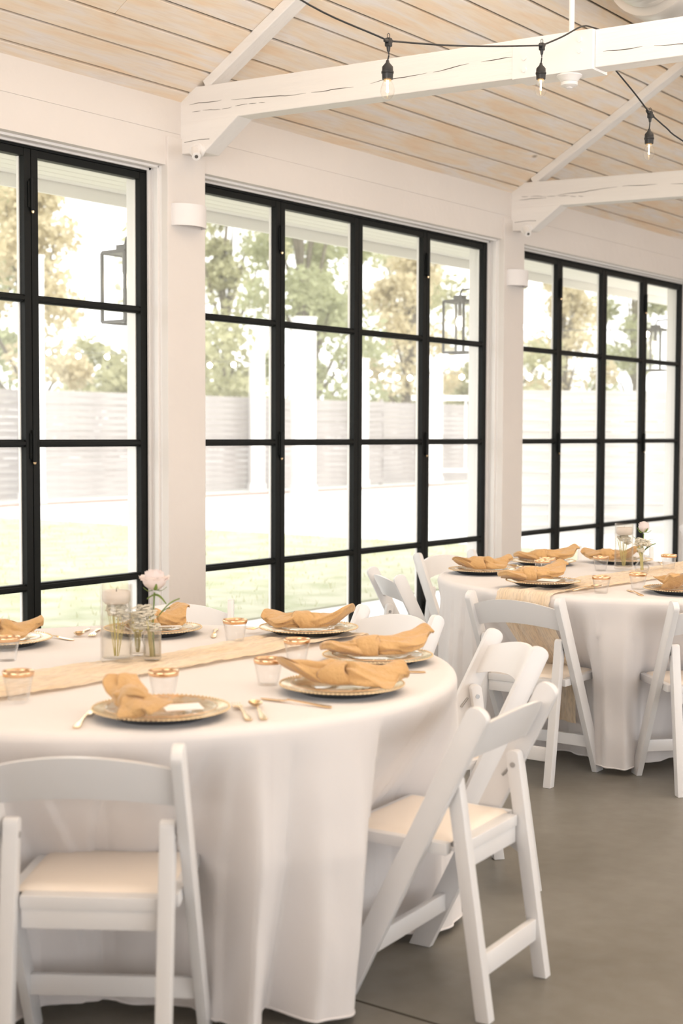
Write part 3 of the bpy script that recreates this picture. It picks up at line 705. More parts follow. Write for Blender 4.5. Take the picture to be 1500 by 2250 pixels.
# cutlery, lying along +y (handle at -y)
def cutlery(kind):
    t = empty(kind); bm = bmesh.new()
    def strip(pts, th=.0025):
        # (y, halfwidth, z)
        up = []; lo = []
        for y, w, z in pts:
            up.append((bm.verts.new((-w, y, z+th)), bm.verts.new((0, y, z+th+.0008)), bm.verts.new((w, y, z+th)))); lo.append((bm.verts.new((-w, y, z)), bm.verts.new((w, y, z))))
        for i in range(len(pts)-1):
            a, b = up[i], up[i+1]; c, e = lo[i], lo[i+1]
            bm.faces.new((a[0], a[1], b[1], b[0])); bm.faces.new((a[1], a[2], b[2], b[1])); bm.faces.new((c[1], c[0], e[0], e[1]))
            bm.faces.new((a[0], b[0], e[0], c[0])); bm.faces.new((a[2], c[1], e[1], b[2]))
        bm.faces.new((up[0][0], lo[0][0], lo[0][1], up[0][2], up[0][1])); bm.faces.new((up[-1][0], up[-1][1], up[-1][2], lo[-1][1], lo[-1][0]))
    strip([(-.095, .004, .0010), (-.090, .0085, .0012), (-.07, .0085, .002), (-.03, .0045, .004), (.02, .0030, .0065), (.035, .0032, .0065)])
    h = obj('handle', bm, GOLD, t, True); bm = bmesh.new()
    if kind == 'fork':
        strip([(.035, .0032, .0065), (.045, .009, .006), (.060, .0115, .004), (.066, .0115, .0035)], .0018)
        for x in (-.0096, -.0032, .0032, .0096): tube(bm, [(x, .064, .0045), (x, .082, .003), (x*.95, .100, .007)], [.0020, .0018, .0008], 6)
        obj('tines', bm, GOLD, t, True)
    elif kind == 'spoon':
        V, F = sgrid(lambda u, v: ((lambda a, q: (q*.0175*math.cos(a), .068+q*.030*math.sin(a), .003+.010*q*q))(2*PI*u, v)), 26, 7, True)
        n_ = len(V); V2 = [(x, y, z-.0014) for x, y, z in V]; obj('bowl', (V+V2, F+[tuple(q+n_ for q in reversed(g)) for g in F]), GOLD, t, 'all'); bm.free()
    else:
        strip([(.03, .0034, .0062), (.042, .0075, .004), (.08, .0085, .002), (.105, .0075, .002), (.116, .002, .002)], .0016); obj('blade', bm, GOLD, t, True)
    return t
CUT = {k_: cutlery(k_) for k_ in ('fork', 'spoon', 'knife')}
def make_napkin(seed, L_=.30, up0=.03, up1=.03, kpos=.5, bend=.02, fat=1.0):
    t = empty('napkin'); NU, NV = 72, 84; sg = 1 if seed % 2 else -1
    def ctr(v):
        x = (v-.5)*L_; e0 = max(0, (.30-v)/.30); e1 = max(0, (v-.70)/.30)
        return Vector((x, bend*math.sin(v*PI*1.5+seed), .028*fat+.004*math.sin(v*6+seed)+up0*e0**1.4+up1*e1**1.4))
    def fn(u, v):
        c = ctr(v); a = 2*PI*u; kd = abs(v-kpos)
        w = .030*fat+.012*min(1, kd/.14)-.016*math.exp(-(kd/.07)**2); hgt = .024*fat+.006*math.exp(-((kd-.1)/.08)**2)
        e = max(0, (abs(v-.5)-.17)/.33)
        w += .020*math.sin(min(1, e*1.1)*PI*.6); hgt = hgt*(1-e)**.8+.004
        if e > .72: w *= max(.06, 1-((e-.72)/.28)**2.4*.94)
        ph = v*4.5*sg+seed
        fold = 1+.15*math.sin(3*a+ph)+.26*abs(math.sin(2.5*a+ph*1.3))*(.4+.6*math.cos(v*9+seed)**2)-.18*abs(math.sin(4*a-ph))+.09*noise.noise(Vector((math.cos(a)*2.2, math.sin(a)*2.2, v*7+seed*3)))
        y = w*math.cos(a)*fold; z = hgt*math.sin(a)*fold+.007*e*math.sin(2*a+seed)
        tw = (v-kpos)*1.3*sg
        y, z = y*math.cos(tw)-z*math.sin(tw), y*math.sin(tw)*.75+z*math.cos(tw)
        p = c+Vector((.012*e*math.cos(a)*sg, y, z)); p.z = max(p.z, .003+.002*math.sin(a*3)**2); return tuple(p)
    V, F = sgrid(fn, NU, NV, True); n0 = len(V)
    V.append(tuple(ctr(0)+Vector((-.003, 0, 0)))); V.append(tuple(ctr(1)+Vector((.003, 0, 0))))
    for i in range(NU): F.append((n0, (i+1) % NU, i)); F.append((n0+1, (NV-1)*NU+i, (NV-1)*NU+(i+1) % NU))
    obj('cloth_body', (V, F), NAPK, t, 'all')
    c = ctr(kpos); sl_ = .55*sg
    def kn(u, v):
        a = 2*PI*u; b = 2*PI*v; R1 = .037*fat; R2 = .034*fat; tub = .016+.004*math.sin(2*a+seed)
        fold = 1+.16*math.sin(3*b+a*2+seed)+.10*math.sin(5*b-a)
        yy = (R1+tub*.42*math.cos(b)*fold)*math.cos(a); zz = (R2+tub*.5*math.cos(b)*fold)*math.sin(a); xx = 2.0*tub*math.sin(b)*fold+sl_*.026*math.cos(a)+.006*math.sin(a*2)
        return tuple(Vector((c.x+xx, c.y+yy, max(c.z+zz, .0025))))
    V, F = sgrid(kn, 48, 20, True); obj('knot', (V, F), NAPK, t, 'all')
    return t
NAPS = [make_napkin(1, .33, .024, .0, .50, .012, .9), make_napkin(2, .29, .0, .026, .42, .02, .88), make_napkin(3, .32, .0, .034, .42, .012, .9), make_napkin(5, .23, .0, .042, .42, .012, .80), make_napkin(7, .27, .015, .022, .48, .01, .9)]
card = empty('place_card'); 
bm = bmesh.new(); V = [bm.verts.new(v) for v in ((-.045, -.026, 0), (.045, -.026, 0), (.045, .026, .004), (-.045, .026, .004), (-.045, -.026, .0012), (.045, -.026, .0012), (.045, .026, .0052), (-.045, .026, .0052))]
for q in ((0, 3, 2, 1), (4, 5, 6, 7), (0, 1, 5, 4), (1, 2, 6, 5), (2, 3, 7, 6), (3, 0, 4, 7)): bm.faces.new([V[i] for i in q])
obj('card_sheet', bm, CARD, card)
used = set()
def spawn(src, loc, rz, label, cat, group, sc=1):
    o = src if src.name not in used and id(src) not in used else None
    if id(src) in used: o = copy_tree(src)
    else: o = src; used.add(id(src))
    o.location = loc; o.rotation_euler = (0, 0, rz); o.scale = (sc,)*3
    tag(o, label, cat, group); return o
KEEP = [charger, pl, cup, card]+list(CUT.values())+NAPS
ZS = ZC+.0008
# table, charger xy, facing deg, cup xy, napkin (variant, dx right, dy fwd, world angle deg), card, cutlery flags, description
S = [
 (1, (2.415, 2.325), 50, (2.585, 2.480), (3, -.062, -.035, 50), (.045, -.045, 50), 'fr', 'front setting of the near table'),
 (1, (2.935, 2.180), 94, (2.895, 2.395), (0, .0, .0, -62), None, 'k', 'near table setting by the right chair'),
 (1, (3.385, 2.385), 135, (3.225, 2.560), (2, 0, 0, -46), None, 'kfr', 'near table setting at the right rim'),
 (1, (3.665, 2.860), 178, None, (1, 0, 0, -45), None, 'kf', 'near table setting at the runner end'),
 (1, (3.400, 3.310), 219, (3.395, 2.945), (3, -.01, -.01, -20), (-.05, .02, 219), 'kfr', 'near table setting behind the flowers'),
 (1, (2.930, 3.520), 266, (2.735, 3.255), (4, .0, .0, -62), (-.06, .03, 266), 'k', 'near table setting at the left edge'),
 (1, (2.18, 2.93), 5, (2.325, 2.725), (0, 0, 0, 10), None, '', 'near table setting beyond the left edge'),
 (2, (5.470, 2.975), -7, (5.470+.18, 3.14), (2, -.05, 0, -38), (.05, -.03, -5), 'fr', 'far table setting on the runner end'),
 (2, (5.865, 3.520), -62, (5.985, 3.260), (4, 0, 0, -54), None, 'k', 'leftmost setting of the far table'),
 (2, (6.455, 3.510), -112, (6.11, 3.30), (2, -.02, 0, -55), None, 'fr', 'far table setting nearest the column'),
 (2, (6.790, 3.240), 210, (6.349, 3.135), (1, .05, 0, -60), None, 'k', 'far table setting behind the flowers'),
 (2, (5.660, 2.415), 42, (5.685, 2.500+.13), (3, -.05, .0, 205), (.05, .0, 42), 'k', 'far table setting at the right edge'),
]
extra_cups = [(2, (5.454, 2.69)), (2, (6.53, 2.86))]
for tb, (cx, cy), fa, cp, nap, cdp, fl_, desc in S:
    a = D_(fa); fw = Vector((math.cos(a), math.sin(a))); rt = Vector((math.sin(a), -math.cos(a)))
    g = 'on the %s table' % ('near' if tb == 1 else 'far')
    onr = ZS + (.012 if abs(cy-2.88) < .2 else 0)
    if 'beyond' in desc: spawn(cup, (cp[0], cp[1], ZS+.008), 0, 'clear plastic tumbler with rose gold rim standing alone at the left edge', 'tumbler', 'gold rimmed tumblers '+g); continue
    spawn(charger, (cx, cy, onr), a, 'gold charger plate with beaded rim, '+desc, 'charger', 'gold chargers '+g)
    spawn(pl, (cx, cy, onr+.003), a+.1, 'clear ridged plastic plate with thin gold edge, '+desc, 'plate', 'clear plates '+g)
    v, dx, dy, na = nap; p = Vector((cx, cy))+rt*dx+fw*dy
    spawn(NAPS[v], (p.x, p.y, onr+.021), D_(na), 'knotted golden cloth napkin on the '+desc, 'napkin', 'knotted napkins '+g)
    if cp: spawn(cup, (cp[0], cp[1], ZS+(.008 if abs(cp[1]-2.87) < .16 else 0)), 0, 'clear plastic tumbler with rose gold rim at the '+desc, 'tumbler', 'gold rimmed tumblers '+g)
    if cdp: p = Vector((cx, cy))+rt*cdp[0]+fw*cdp[1]; spawn(card, (p.x, p.y, onr+.026), D_(cdp[2])-PI/2+.12, 'blank white place card on the '+desc, 'card', 'place cards '+g)
    if 'k' in fl_: p = Vector((cx, cy))-rt*.205-fw*.005; spawn(CUT['knife'], (p.x, p.y, ZS), a-PI/2, 'thin gold knife left of the plate, '+desc, 'knife', 'gold knives '+g)
    if 'f' in fl_: p = Vector((cx, cy))+rt*.192-fw*.01; spawn(CUT['fork'], (p.x, p.y, onr+.001), a-PI/2, 'gold fork right of the plate, '+desc, 'fork', 'gold forks '+g)
    if 'r' in fl_:
        p = Vector((cx, cy))+rt*.232-fw*.01; spawn(CUT['spoon'], (p.x, p.y, onr+.001), a-PI/2-.05, 'gold spoon right of the fork, '+desc, 'spoon', 'gold spoons '+g)
        if desc.startswith('front'): p = Vector((cx, cy))-rt*.165-fw*.0; spawn(CUT['knife'], (p.x-.02, p.y-.0, ZS), a-PI/2-.25, 'gold knife partly under the charger of the front setting', 'knife', 'gold knives '+g)
for i, (tb, (cx, cy)) in enumerate(extra_cups): spawn(cup, (cx, cy, ZS+(.012 if i else 0)), 0, ('clear gold rimmed tumbler standing in front of the far centrepiece, by the fork and spoon', 'clear gold rimmed tumbler right of the far centrepiece flowers')[i], 'tumbler', 'gold rimmed tumblers on the far table')

# ------------------------------------------------------------------ centrepieces
def blossoms(bm, c, R_, n, rn, s=1, zsq=.8):
    for _ in range(n):
        v = Vector((rn.gauss(0, 1), rn.gauss(0, 1), rn.gauss(0, 1))).normalized()*R_*rn.uniform(.35, 1)
        p = Vector(c)+Vector((v.x, v.y, v.z*zsq))
        for k in range(5):
            a = 2*PI*k/5; ball(bm, (p.x+.0028*s*math.cos(a), p.y+.0028*s*math.sin(a), p.z), .0024*s, 1, (1, 1, .7))
def leaf(bm, base, tip, w, curl=.01, n=8):
    base = Vector(base); tip = Vector(tip); dv = tip-base; sd_ = dv.cross(Vector((0, 0, 1))); 
    if sd_.length < 1e-4: sd_ = Vector((1, 0, 0))
    sd_.normalize(); prev = None
    for i in range(n+1):
        t = i/n; p = base+dv*t+Vector((0, 0, curl*math.sin(t*PI))); ww = w*math.sin(PI*min(1, t*.94+.03))**.8
        row = [bm.verts.new(p-sd_*ww+Vector((0, 0, .003*w/.01))), bm.verts.new(p), bm.verts.new(p+sd_*ww+Vector((0, 0, .003*w/.01)))]
        if prev:
            bm.faces.new((prev[0], prev[1], row[1], row[0])); bm.faces.new((prev[1], prev[2], row[2], row[1]))
        prev = row
def centrepiece(tb, vx, vy, bx_, by_, bud_style, z, seed):
    rn = random.Random(seed); w = ('near', 'far')[tb]; RV, HV = .046, .222
    v = empty('cylinder_vase', (vx, vy, z)); tag(v, 'tall clear glass cylinder vase of water with a floating candle, on the %s table' % w, 'vase', 'floating candle vases')
    bm = bmesh.new(); lathe(bm, [(0, 0), (RV-.002, 0), (RV, .002), (RV, HV-.001), (RV-.001, HV), (RV-.0035, HV), (RV-.0035, .012), (RV-.006, .010), (0, .010)], 56); obj('glass_cylinder', bm, BULBG, v, 'all')
    bm = bmesh.new(); lathe(bm, [(0, .0102), (RV-.0075, .0104), (RV-.0042, .0135), (RV-.0042, .183), (0, .183)], 56); obj('water', bm, WATER, v, 'all')
    cnd = empty('floating_candle', (vx+.0005, vy, z+.166)); tag(cnd, 'round ivory candle floating in the glass cylinder on the %s table' % w, 'candle', 'floating candles')
    bm = bmesh.new(); lathe(bm, [(0, 0), (.032, 0), (.039, .008), (.0405, .022), (.039, .036), (.034, .038), (.01, .034), (0, .034)], 40); obj('wax', bm, WAX, cnd, 'all')
    bm = bmesh.new(); tube(bm, [(0, 0, .033), (.001, 0, .045)], .0012, 6); obj('wick', bm, CHARC, cnd)
    fl2 = empty('submerged_sprig', (vx, vy, z+.012)); tag(fl2, "baby's breath sprigs sunk in the water of the %s table candle vase" % w, 'flowers', 'submerged sprigs')
    bm = bmesh.new(); blossoms(bm, (.008, .008, .140), .028, 110, rn, 1.8, .5); blossoms(bm, (-.010, -.008, .134), .026, 110, rn, 1.8, .6); blossoms(bm, (.010, -.012, .120), .020, 50, rn, 1.6, .8); tag(obj('blossoms', bm, BLOSS, fl2, 'all'), kind='stuff')
    bm = bmesh.new()
    for _ in range(18): a = rn.uniform(0, 6.28); q = rn.uniform(.005, .034); tube(bm, [(.006*math.cos(a), .006*math.sin(a), .002), (q*.6*math.cos(a), q*.6*math.sin(a), .07), (q*math.cos(a), q*math.sin(a), .13)], .0008, 5)
    obj('stems', bm, STEMY, fl2)
    # bud vase
    b = empty('bud_vase', (bx_, by_, z))
    tag(b, ('small clear glass jar holding the white rose on the near table', 'small pear-shaped glass bud vase with the rose on the far table')[tb], 'vase')
    if bud_style == 0: prof = [(0, 0), (.024, 0), (.0265, .003), (.0265, .088), (.0262, .092), (.0245, .092), (.0242, .088), (.0242, .010), (0, .008)]
    else: prof = [(0, 0), (.026, 0), (.032, .006), (.036, .020), (.030, .038), (.017, .055), (.0125, .070), (.0125, .088), (.017, .097), (.0158, .097), (.0112, .088), (.0112, .070), (.0155, .055), (.028, .038), (.033, .020), (.024, .007), (0, .006)]
    bm = bmesh.new(); lathe(bm, prof, 40); obj('glass_body', bm, CRYST if bud_style == 0 else CUPM, b, 'all')
    if bud_style == 0:
        bm = bmesh.new(); lathe(bm, [(0, .0095), (.0240, .0105), (.0240, .06), (0, .06)], 36); obj('water', bm, CUPM, b, 'all')
        b2 = empty('bud_vase', (bx_+.030, by_+.088, z)); tag(b2, 'second small glass jar of baby\'s breath behind the tall cylinder on the near table', 'vase')
        bm = bmesh.new(); lathe(bm, [(0, 0), (.020, 0), (.024, .006), (.022, .03), (.014, .05), (.013, .065), (.017, .072), (.0155, .072), (.0115, .064), (.0125, .05), (.020, .03), (.021, .008), (0, .006)], 36); obj('glass_body', bm, CRYST, b2, 'all')
        fb = empty('dried_sprig', (bx_+.030, by_+.088, z+.01)); tag(fb, 'yellowish dried baby\'s breath sprig in the second jar of the near table', 'flowers')
        bm = bmesh.new(); blossoms(bm, (-.004, -.0, .100), .036, 60, rn, 1.1, 1.2); tag(obj('blossoms', bm, BLOSS, fb, 'all'), kind='stuff')
        bm = bmesh.new()
        for _ in range(26): a = rn.uniform(0, 6.28); q = rn.uniform(.008, .034); h_ = rn.uniform(.07, .12); tube(bm, [(.004*math.cos(a), .004*math.sin(a), .0), (q*.35*math.cos(a), q*.35*math.sin(a), .06), (q*math.cos(a), q*math.sin(a), h_)], .001, 4)
        obj('stems', bm, STEMY, fb)
    # rose
    rx, ry = (.006, -.004); hz = .198 if tb == 0 else .186
    ro = empty('rose', (bx_, by_, z+.009)); tag(ro, ('white rose in the jar beside the tall candle vase on the near table', 'blush rose in the pear-shaped bud vase on the far table')[tb], 'flower', 'single roses')
    bm = bmesh.new(); tube(bm, spline([(.006, -.003, .0), (.004, .0, .09), (rx, ry, hz-.012)], 8), .0022, 8); obj('stem', bm, GREEN, ro, 'all')
    bm = bmesh.new(); 
    for k in range(5): a = 2*PI*k/5+.3; leaf(bm, (rx+.006*math.cos(a), ry+.006*math.sin(a), hz-.006), (rx+.036*math.cos(a), ry+.036*math.sin(a), hz+.004+.012*(k % 2)), .0055, -.006)
    obj('sepals', bm, GREEN, ro, 'all')
    lay = [(4, .012, .060, .4, 0), (5, .018, .060, .5, .5), (5, .024, .058, .7, .2), (6, .030, .055, .8, .9), (6, .034, .046, 1.6, .4)] if tb == 0 else [(4, .010, .048, .4, 0), (5, .016, .050, .5, .5), (5, .022, .048, .6, .2), (5, .026, .043, .8, .8)]
    bmc = bmesh.new()
    for n_, rad, hh_, opn, off in lay:
        for k in range(n_):
            a0 = 2*PI*k/n_+off+rn.uniform(-.15, .15)
            def pf(u, v):
                aa = a0+(u-.5)*2*PI/n_*1.55; rr_ = rad*(.30+.70*math.sin(min(1, v*1.5)*PI/2)**.8)*(1-(.30 if opn < .9 else .05)*max(0, v-.55)/.45)+.002*math.sin(u*PI)*v
                lip = opn*.007*max(0, v-.75)/.25; e = (1-abs(2*u-1)**2.5)
                return Vector((rx+(rr_+lip)*math.cos(aa), ry+(rr_+lip)*math.sin(aa), hz-.004+hh_*v*(.80+.20*e)-lip*.5+.0016*math.sin(aa*9+rad*900)*v*v))
            V, F = sgrid(pf, 9, 8)
            bmp = bmesh.new(); vv = [bmp.verts.new(q) for q in V]
            for q in F: bmp.faces.new([vv[i] for i in q])
            obj('petal', bmp, PETAL, ro, 'all')
    lathe(bmc, [(0, hz+.002), (.018, hz+.008), (.020, hz+.026), (.010, hz+.046), (0, hz+.048)], 18, rx, ry); obj('bud_core', bmc, PETAL, ro, 'all')
    bm = bmesh.new()
    if tb == 0:
        leaf(bm, (rx+.008, ry-.010, .118), (rx+.055, ry-.048, .165), .011, .008); leaf(bm, (rx+.004, ry-.008, .112), (rx+.030, ry-.034, .140), .009, .006); leaf(bm, (rx-.012, ry+.018, .165), (rx+.02, ry-.028, .150), .016, .018)
    else:
        leaf(bm, (rx, ry, .085), (rx+.040, ry-.045, .125), .013, .006); leaf(bm, (rx, ry, .085), (rx+.018, ry-.020, .112), .010, .004); leaf(bm, (rx, ry, .11), (rx-.036, ry+.04, .160), .007, .004); leaf(bm, (rx-.01, ry+.01, .08), (rx-.024, ry+.026, .13), .007, .0)
        leaf(bm, (rx+.01, ry, .13), (rx+.036, ry-.036, .148), .005, .004)
    obj('leaves', bm, GREEN, ro, 'all')
    bb = empty('baby_breath', (bx_, by_, z+.009)); tag(bb, ('cluster of tiny cream baby\'s breath blossoms under the rose on the near table', 'cluster of tiny cream baby\'s breath blossoms under the rose on the far table')[tb], 'flowers', 'baby breath clusters')
    bm = bmesh.new(); C_ = [((-.012, .016, .128), .032, 120), ((-.018, .022, .098), .026, 50), ((.004, .0, .085), .022, 30)] if tb == 0 else [((-.006, .006, .132), .030, 90), ((.010, -.016, .128), .022, 50), ((-.006, .004, .095), .018, 40)]
    for c, R_, n_ in C_: blossoms(bm, c, R_, int(n_*1.5), rn, 1.6)
    tag(obj('blossoms', bm, BLOSS, bb, 'all'), kind='stuff')
    bm = bmesh.new()
    for _ in range(22): a = rn.uniform(0, 6.28); q = rn.uniform(.006, .028); tube(bm, [(.006*math.cos(a), .006*math.sin(a), .0), (q*.3*math.cos(a)-.004, q*.3*math.sin(a)+.004, .07), (q*math.cos(a)-.008, q*math.sin(a)+.010, rn.uniform(.1, .135))], .0008, 4)
    obj('stems', bm, STEMY, bb)
centrepiece(0, 2.876, 2.945, 2.955, 2.880, 0, ZS+.012, 11)
centrepiece(1, 6.395, 3.035, 6.300, 2.895, 1, ZS+.012, 12)

# ------------------------------------------------------------------ outdoors
g1 = obj('yard_pavement', bx(-20, 90, 5.32, 60, -.25, -.02), CONC); tag(g1, 'bright pale concrete yard outside beyond the grass', 'pavement', kind='structure')
g2 = obj('lawn', bx(-20, 15.9, 7.15, 21.6, -.2, -.004), GRASS); tag(g2, 'pale sunlit grass lawn outside the windows', 'lawn', kind='stuff')
g3 = obj('mulch_bed', bx(-10, 60, 21.75, 22.6, -.04, -.012), MULCH); tag(g3, 'strip of reddish mulch along the foot of the long fence', 'mulch bed', kind='stuff')
rn = random.Random(5); V = []; F = []
for _ in range(4000):
    x = rn.uniform(3, 15.8); y = rn.uniform(7.2, 22); h_ = rn.uniform(.02, .06); a = rn.uniform(0, PI); w_ = .012; i = len(V)
    V += [(x-w_*math.cos(a), y-w_*math.sin(a), -.004), (x+w_*math.cos(a), y+w_*math.sin(a), -.004), (x+rn.uniform(-.03, .03), y+rn.uniform(-.03, .03), h_)]; F.append((i, i+1, i+2))
tag(obj('grass_tufts', (V, F), mat('grass_blade', (.50, .50, .32), .9, trans=.5)), 'short tufts of grass standing in the lawn', 'grass', kind='stuff')
# porch roof
pr = empty('porch_roof', (5, 5.8, 2.86)); tag(pr, 'white beadboard porch eave with fascia outside above the windows', 'eave')
def PR(name, bm, m): bmesh.ops.transform(bm, matrix=Matrix.Translation((-5, -5.8, -2.86)), verts=bm.verts); return obj(name, bm, m, pr)
for i in range(9):
    y = 5.31+i*.099; PR('soffit_board', bx(X0, X1, y, y+.092, 2.862, 2.877, bev=.003), SOFF)
PR('soffit_backing', bx(X0, X1, 5.31, 6.2, 2.875, 2.9), POSTM)
PR('fascia', bx(X0, X1, 6.2, 6.225, 2.79, 3.02, bev=.003), SOFF)
# porch lanterns
for k in range(3):
    t = empty('porch_lantern', (CL+.141+PITCH*k, 5.31, 2.2)); tag(t, 'dark metal box lantern outside on the column, seen through the '+('left', 'middle', 'right')[k]+' window', 'lantern', 'porch lanterns')
    bm = bmesh.new(); q = .085; y0, y1 = .10, .27; z0, z1 = -.175, .19; e = .007
    for sx in (-1, 1):
        for y in (y0, y1): box(bm, sx*q-e, sx*q+e, y-e, y+e, z0, z1)
    for z in (z0, z1):
        for y in (y0, y1): box(bm, -q, q, y-e, y+e, z-e, z+e)
        for sx in (-1, 1): box(bm, sx*q-e, sx*q+e, y0, y1, z-e, z+e)
    obj('cage', bm, CHARC, t)
    bm = bmesh.new(); box(bm, -q, q, y0, y1, z1, z1+.012); box(bm, -.03, .03, .15, .22, z1+.01, z1+.045); tube(bm, [(0, .185, z1+.04), (0, .17, z1+.085), (0, .08, z1+.09), (0, 0, z1+.04)], .007, 8); obj('cap', bm, CHARC, t)
    obj('wall_plate', bx(-.05, .05, 0, .015, -.05, .27, bev=.003), CHARC, t)
    bm = bmesh.new(); box(bm, -q+e, q-e, y0-.001, y0+.001, z0, z1); box(bm, -q+e, q-e, y1-.001, y1+.001, z0, z1); box(bm, -q-.001, -q+.001, y0+e, y1-e, z0, z1); box(bm, q-.001, q+.001, y0+e, y1-e, z0, z1); obj('glass', bm, PANE, t)
    bm = bmesh.new(); tube(bm, [(0, .185, z1), (0, .185, .09)], .014, 10); obj('candle_socket', bm, CHARC, t)
    bm = bmesh.new(); ball(bm, (0, .185, .045), .028, 2, (1, 1, 1.5)); obj('bulb', bm, LANTG, t, 'all')
# long fence (parallel to the building) and near fence
def fence(name, A, B, H_, ph_, label, fm):
    A = Vector(A); B = Vector(B); L_ = (B-A).length; ang = math.atan2(B.y-A.y, B.x-A.x)
    t = empty(name, (A.x, A.y, -.02), ang); tag(t, label, 'fence')
    n = max(1, round(L_/4.9)); sl2 = L_/n; me = bpy.data.meshes.new('plank'); b_ = bx(0, sl2-.010, -.012, .012, 0, ph_-.005, bev=.007); b_.to_mesh(me); b_.free(); me.materials.append(fm)
    rows_ = int((H_-.04)/ph_); rn_ = random.Random(len(name)+rows_)
    for i in range(n):
        for j in range(rows_):
            o = bpy.data.objects.new('plank', me); put(o, t); o.location = (i*sl2, rn_.uniform(-.016, .016), .05+j*ph_+rn_.uniform(-.002, .0)); 
        pm_ = bx(-.05+i*sl2, .05+i*sl2, .015, .10, 0, H_+.02); obj('fence_post', pm_, fm, t)
    return t
fence('plank_fence', (4, 23.35), (48, 23.35), 2.42, .145, 'long weathered white horizontal plank fence across the yard', FENCE)
fence('plank_fence', (17.25, 10.35), (22.2, 3.9), 2.12, .145, 'nearer white horizontal plank fence seen through the right window', FENCE2)
# yard columns
for i, (x, y, h_, w_, lab) in enumerate(((19.7, 22.6, 5.0, .5, 'white square column in the yard at the left edge of the left window'), (27.35, 23.0, 3.45, .34, 'short white column in the yard behind the middle window\'s first pane'), (27.2, 21.4, 4.2, .50, 'broad white column standing in the yard through the middle window'), (31.7, 22.9, 3.45, .30, 'slim white column in the yard right of the broad one'), (35.4, 22.95, 3.3, .40, 'white column in the yard behind the hanging swing'))):
    t = empty('yard_column', (x, y, -.02), .9); tag(t, lab, 'column', 'white yard columns')
    obj('shaft', bx(-w_/2, w_/2, -w_/2, w_/2, 0, h_, bev=.01), POSTM, t); obj('foot_block', bx(-w_/2-.03, w_/2+.03, -w_/2-.03, w_/2+.03, 0, .2, bev=.01), POSTM, t); obj('cap_block', bx(-w_/2-.02, w_/2+.02, -w_/2-.02, w_/2+.02, h_, h_+.06), POSTM, t)
# swing frame
t = empty('garden_swing', (33.2, 21.2, -.02), -.93); tag(t, 'white wooden garden swing frame with hanging seat in the yard', 'swing')
for x in (-.55, .75):
    bm = bmesh.new(); box(bm, x-.07, x+.07, -.07, .07, 0, 2.5); obj('frame_post', bm, POSTM, t)
obj('top_rail', bx(-.9, 1.1, -.06, .06, 2.38, 2.52), POSTM, t); obj('swing_seat', bx(-.45, .65, -.2, .2, .42, .50), POSTM, t)
for x in (-.4, .6): bm = bmesh.new(); tube(bm, [(x, 0, .5), (x, 0, 2.4)], .03, 6); obj('rope', bm, POSTM, t)
# yard string lights: three strands of bulbs hung between the yard columns
for lab, pts in (('long string of glowing round bulbs hung across the yard outside', [(17.07,19.13,2.84),(17.23,18.92,2.86),(17.38,18.71,2.78),(17.68,18.30,2.77),(18.75,16.85,2.63),(19.00,16.51,2.64),(20.09,15.04,2.51),(20.42,14.59,2.50),(20.55,14.42,2.45),(20.71,14.20,2.42),(20.84,14.02,2.42),(21.09,13.70,2.45),(21.39,13.29,2.44)]),
                 ('low string of glowing bulbs outside the right window, before the fence', [(16.35,9.13,2.18),(16.50,8.93,2.20),(16.77,8.57,2.20),(17.06,8.18,2.16)]),
                 ('high string of glowing bulbs outside the right window', [(16.35,9.19,2.83),(16.55,8.92,2.73),(17.28,7.93,2.74)])):
    o_ = Vector(pts[0]); t = empty('yard_string_light', o_); tag(t, lab, 'string lights')
    for q in pts:
        bm = bmesh.new(); ball(bm, Vector(q)-o_, .042, 1); obj('bulb', bm, FARB, t, 'all')
    wire = [Vector(q)+Vector((0, 0, .06))-o_ for q in pts]; bm = bmesh.new(); tube(bm, wire, .006, 5); obj('wire', bm, CHARC, t)
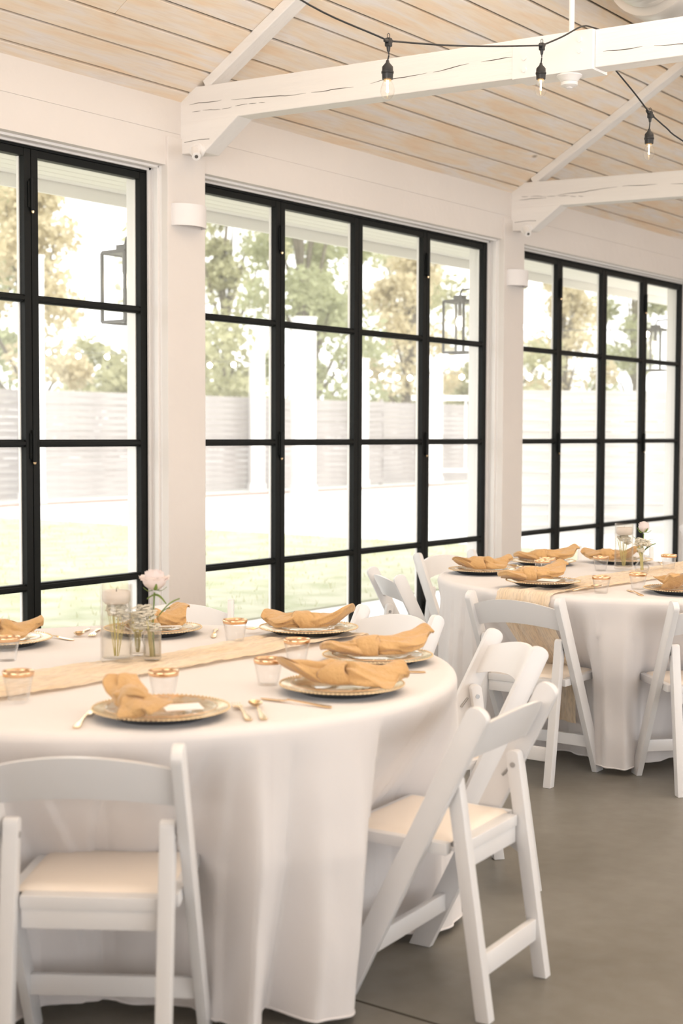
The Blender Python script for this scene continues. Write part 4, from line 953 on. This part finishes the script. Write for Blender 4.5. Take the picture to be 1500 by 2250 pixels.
# trees
def tree_mesh(seed, H_, R_, mi, n=3600):
    rn = random.Random(seed); blobs = []
    for _ in range(22):
        a = rn.uniform(0, 6.28); q = R_*math.sqrt(rn.random())*.85; z = H_*rn.uniform(.16, .95); q *= (1.1-.55*z/H_); blobs.append((Vector((q*math.cos(a), q*math.sin(a), z)), rn.uniform(.5, 1.15)*R_*.36))
    V = []; F = []
    for _ in range(n):
        c, br = rn.choice(blobs); v = Vector((rn.gauss(0, 1), rn.gauss(0, 1), rn.gauss(0, .8))); v = v.normalized()*br*rn.random()**.45
        p = c+v; s_ = rn.uniform(.07, .17); u = Vector((rn.gauss(0, 1), rn.gauss(0, 1), rn.gauss(0, 1))).normalized(); w_ = u.cross(Vector((rn.gauss(0, 1), rn.gauss(0, 1), rn.gauss(0, 1)))).normalized(); i = len(V)
        V += [tuple(p-u*s_), tuple(p+w_*s_*.6), tuple(p+u*s_), tuple(p-w_*s_*.6)]; F.append((i, i+1, i+2, i+3))
    bm = bmesh.new(); tube(bm, spline([(0, 0, 0), (.2, .1, H_*.3), (-.1, .2, H_*.6), (0, 0, H_*.9)], 12), [.22*(1-i/13*.85) for i in range(13)], 8)
    for c, br in blobs[:14]: tube(bm, [(0, .1, c.z*.55), tuple(c*.6+Vector((0, 0, c.z*.2))), tuple(c)], [.09, .05, .02], 5)
    return (V, F), bm
tm = []
for i, (H_, R_, mi, n_) in enumerate(((11, 2.5, 0, 6000), (9.5, 2.4, 1, 5500), (12.5, 2.6, 2, 6500), (6.5, 2.3, 0, 4500))):
    fo_, bm = tree_mesh(20+i, H_, R_, mi, n_)
    t = empty('tree'); tag(obj('foliage', fo_, LEAFM[mi], t), kind='stuff'); obj('trunk', bm, BARK, t); tm.append(t)
tl = [(12, 27.5, 2, 'beyond the left edge'), (17.5, 26.6, 0, 'far left of the left window'), (23, 26.6, 1, 'tan tinted, right half of the left window'), (28.5, 26.6, 0, 'behind the first pane of the middle window'), (34, 26.6, 2, 'behind the broad white column'), (39.5, 26.6, 1, 'golden, centre of the middle window'), (45, 26.6, 0, 'behind the last panes of the middle window'), (50.5, 26.6, 1, 'russet, behind the middle lantern'),
 (20.2, 32, 3, 'low, left window'), (25.8, 32.2, 2, 'second row, left window'), (31.3, 32.4, 3, 'second row, low, behind the short column'), (36.8, 32.2, 0, 'second row, right of the broad column'), (42.2, 32.4, 2, 'second row, middle window'), (48, 32.4, 0, 'second row, right part of the middle window'),
 (52, 20.5, 2, 'left edge of the right window'), (47.5, 17, 0, 'second pane of the right window'), (50, 11.5, 2, 'dark green, third pane of the right window'), (56, 15.5, 1, 'golden, far back in the right window'), (44, 8.2, 3, 'low, behind the right lantern'), (38, 12.5, 3, 'low, just over the nearer fence'), (56, 9, 0, 'far back, behind the right lantern'), (56.5, 26.6, 2, 'far end of the tree row')]
ut = set()
for i, (x, y, k, lab) in enumerate(tl):
    if k in ut: o = copy_tree(tm[k])
    else: o = tm[k]; ut.add(k)
    o.location = (x, y, -.3); o.rotation_euler = (0, 0, i*1.7); sc = 1+.12*math.sin(i*2.3); o.scale = (sc, sc, sc*(.95 if k != 3 else .8))
    tag(o, 'leafy tree outside beyond the fence, '+lab, 'tree', 'trees beyond the fence')
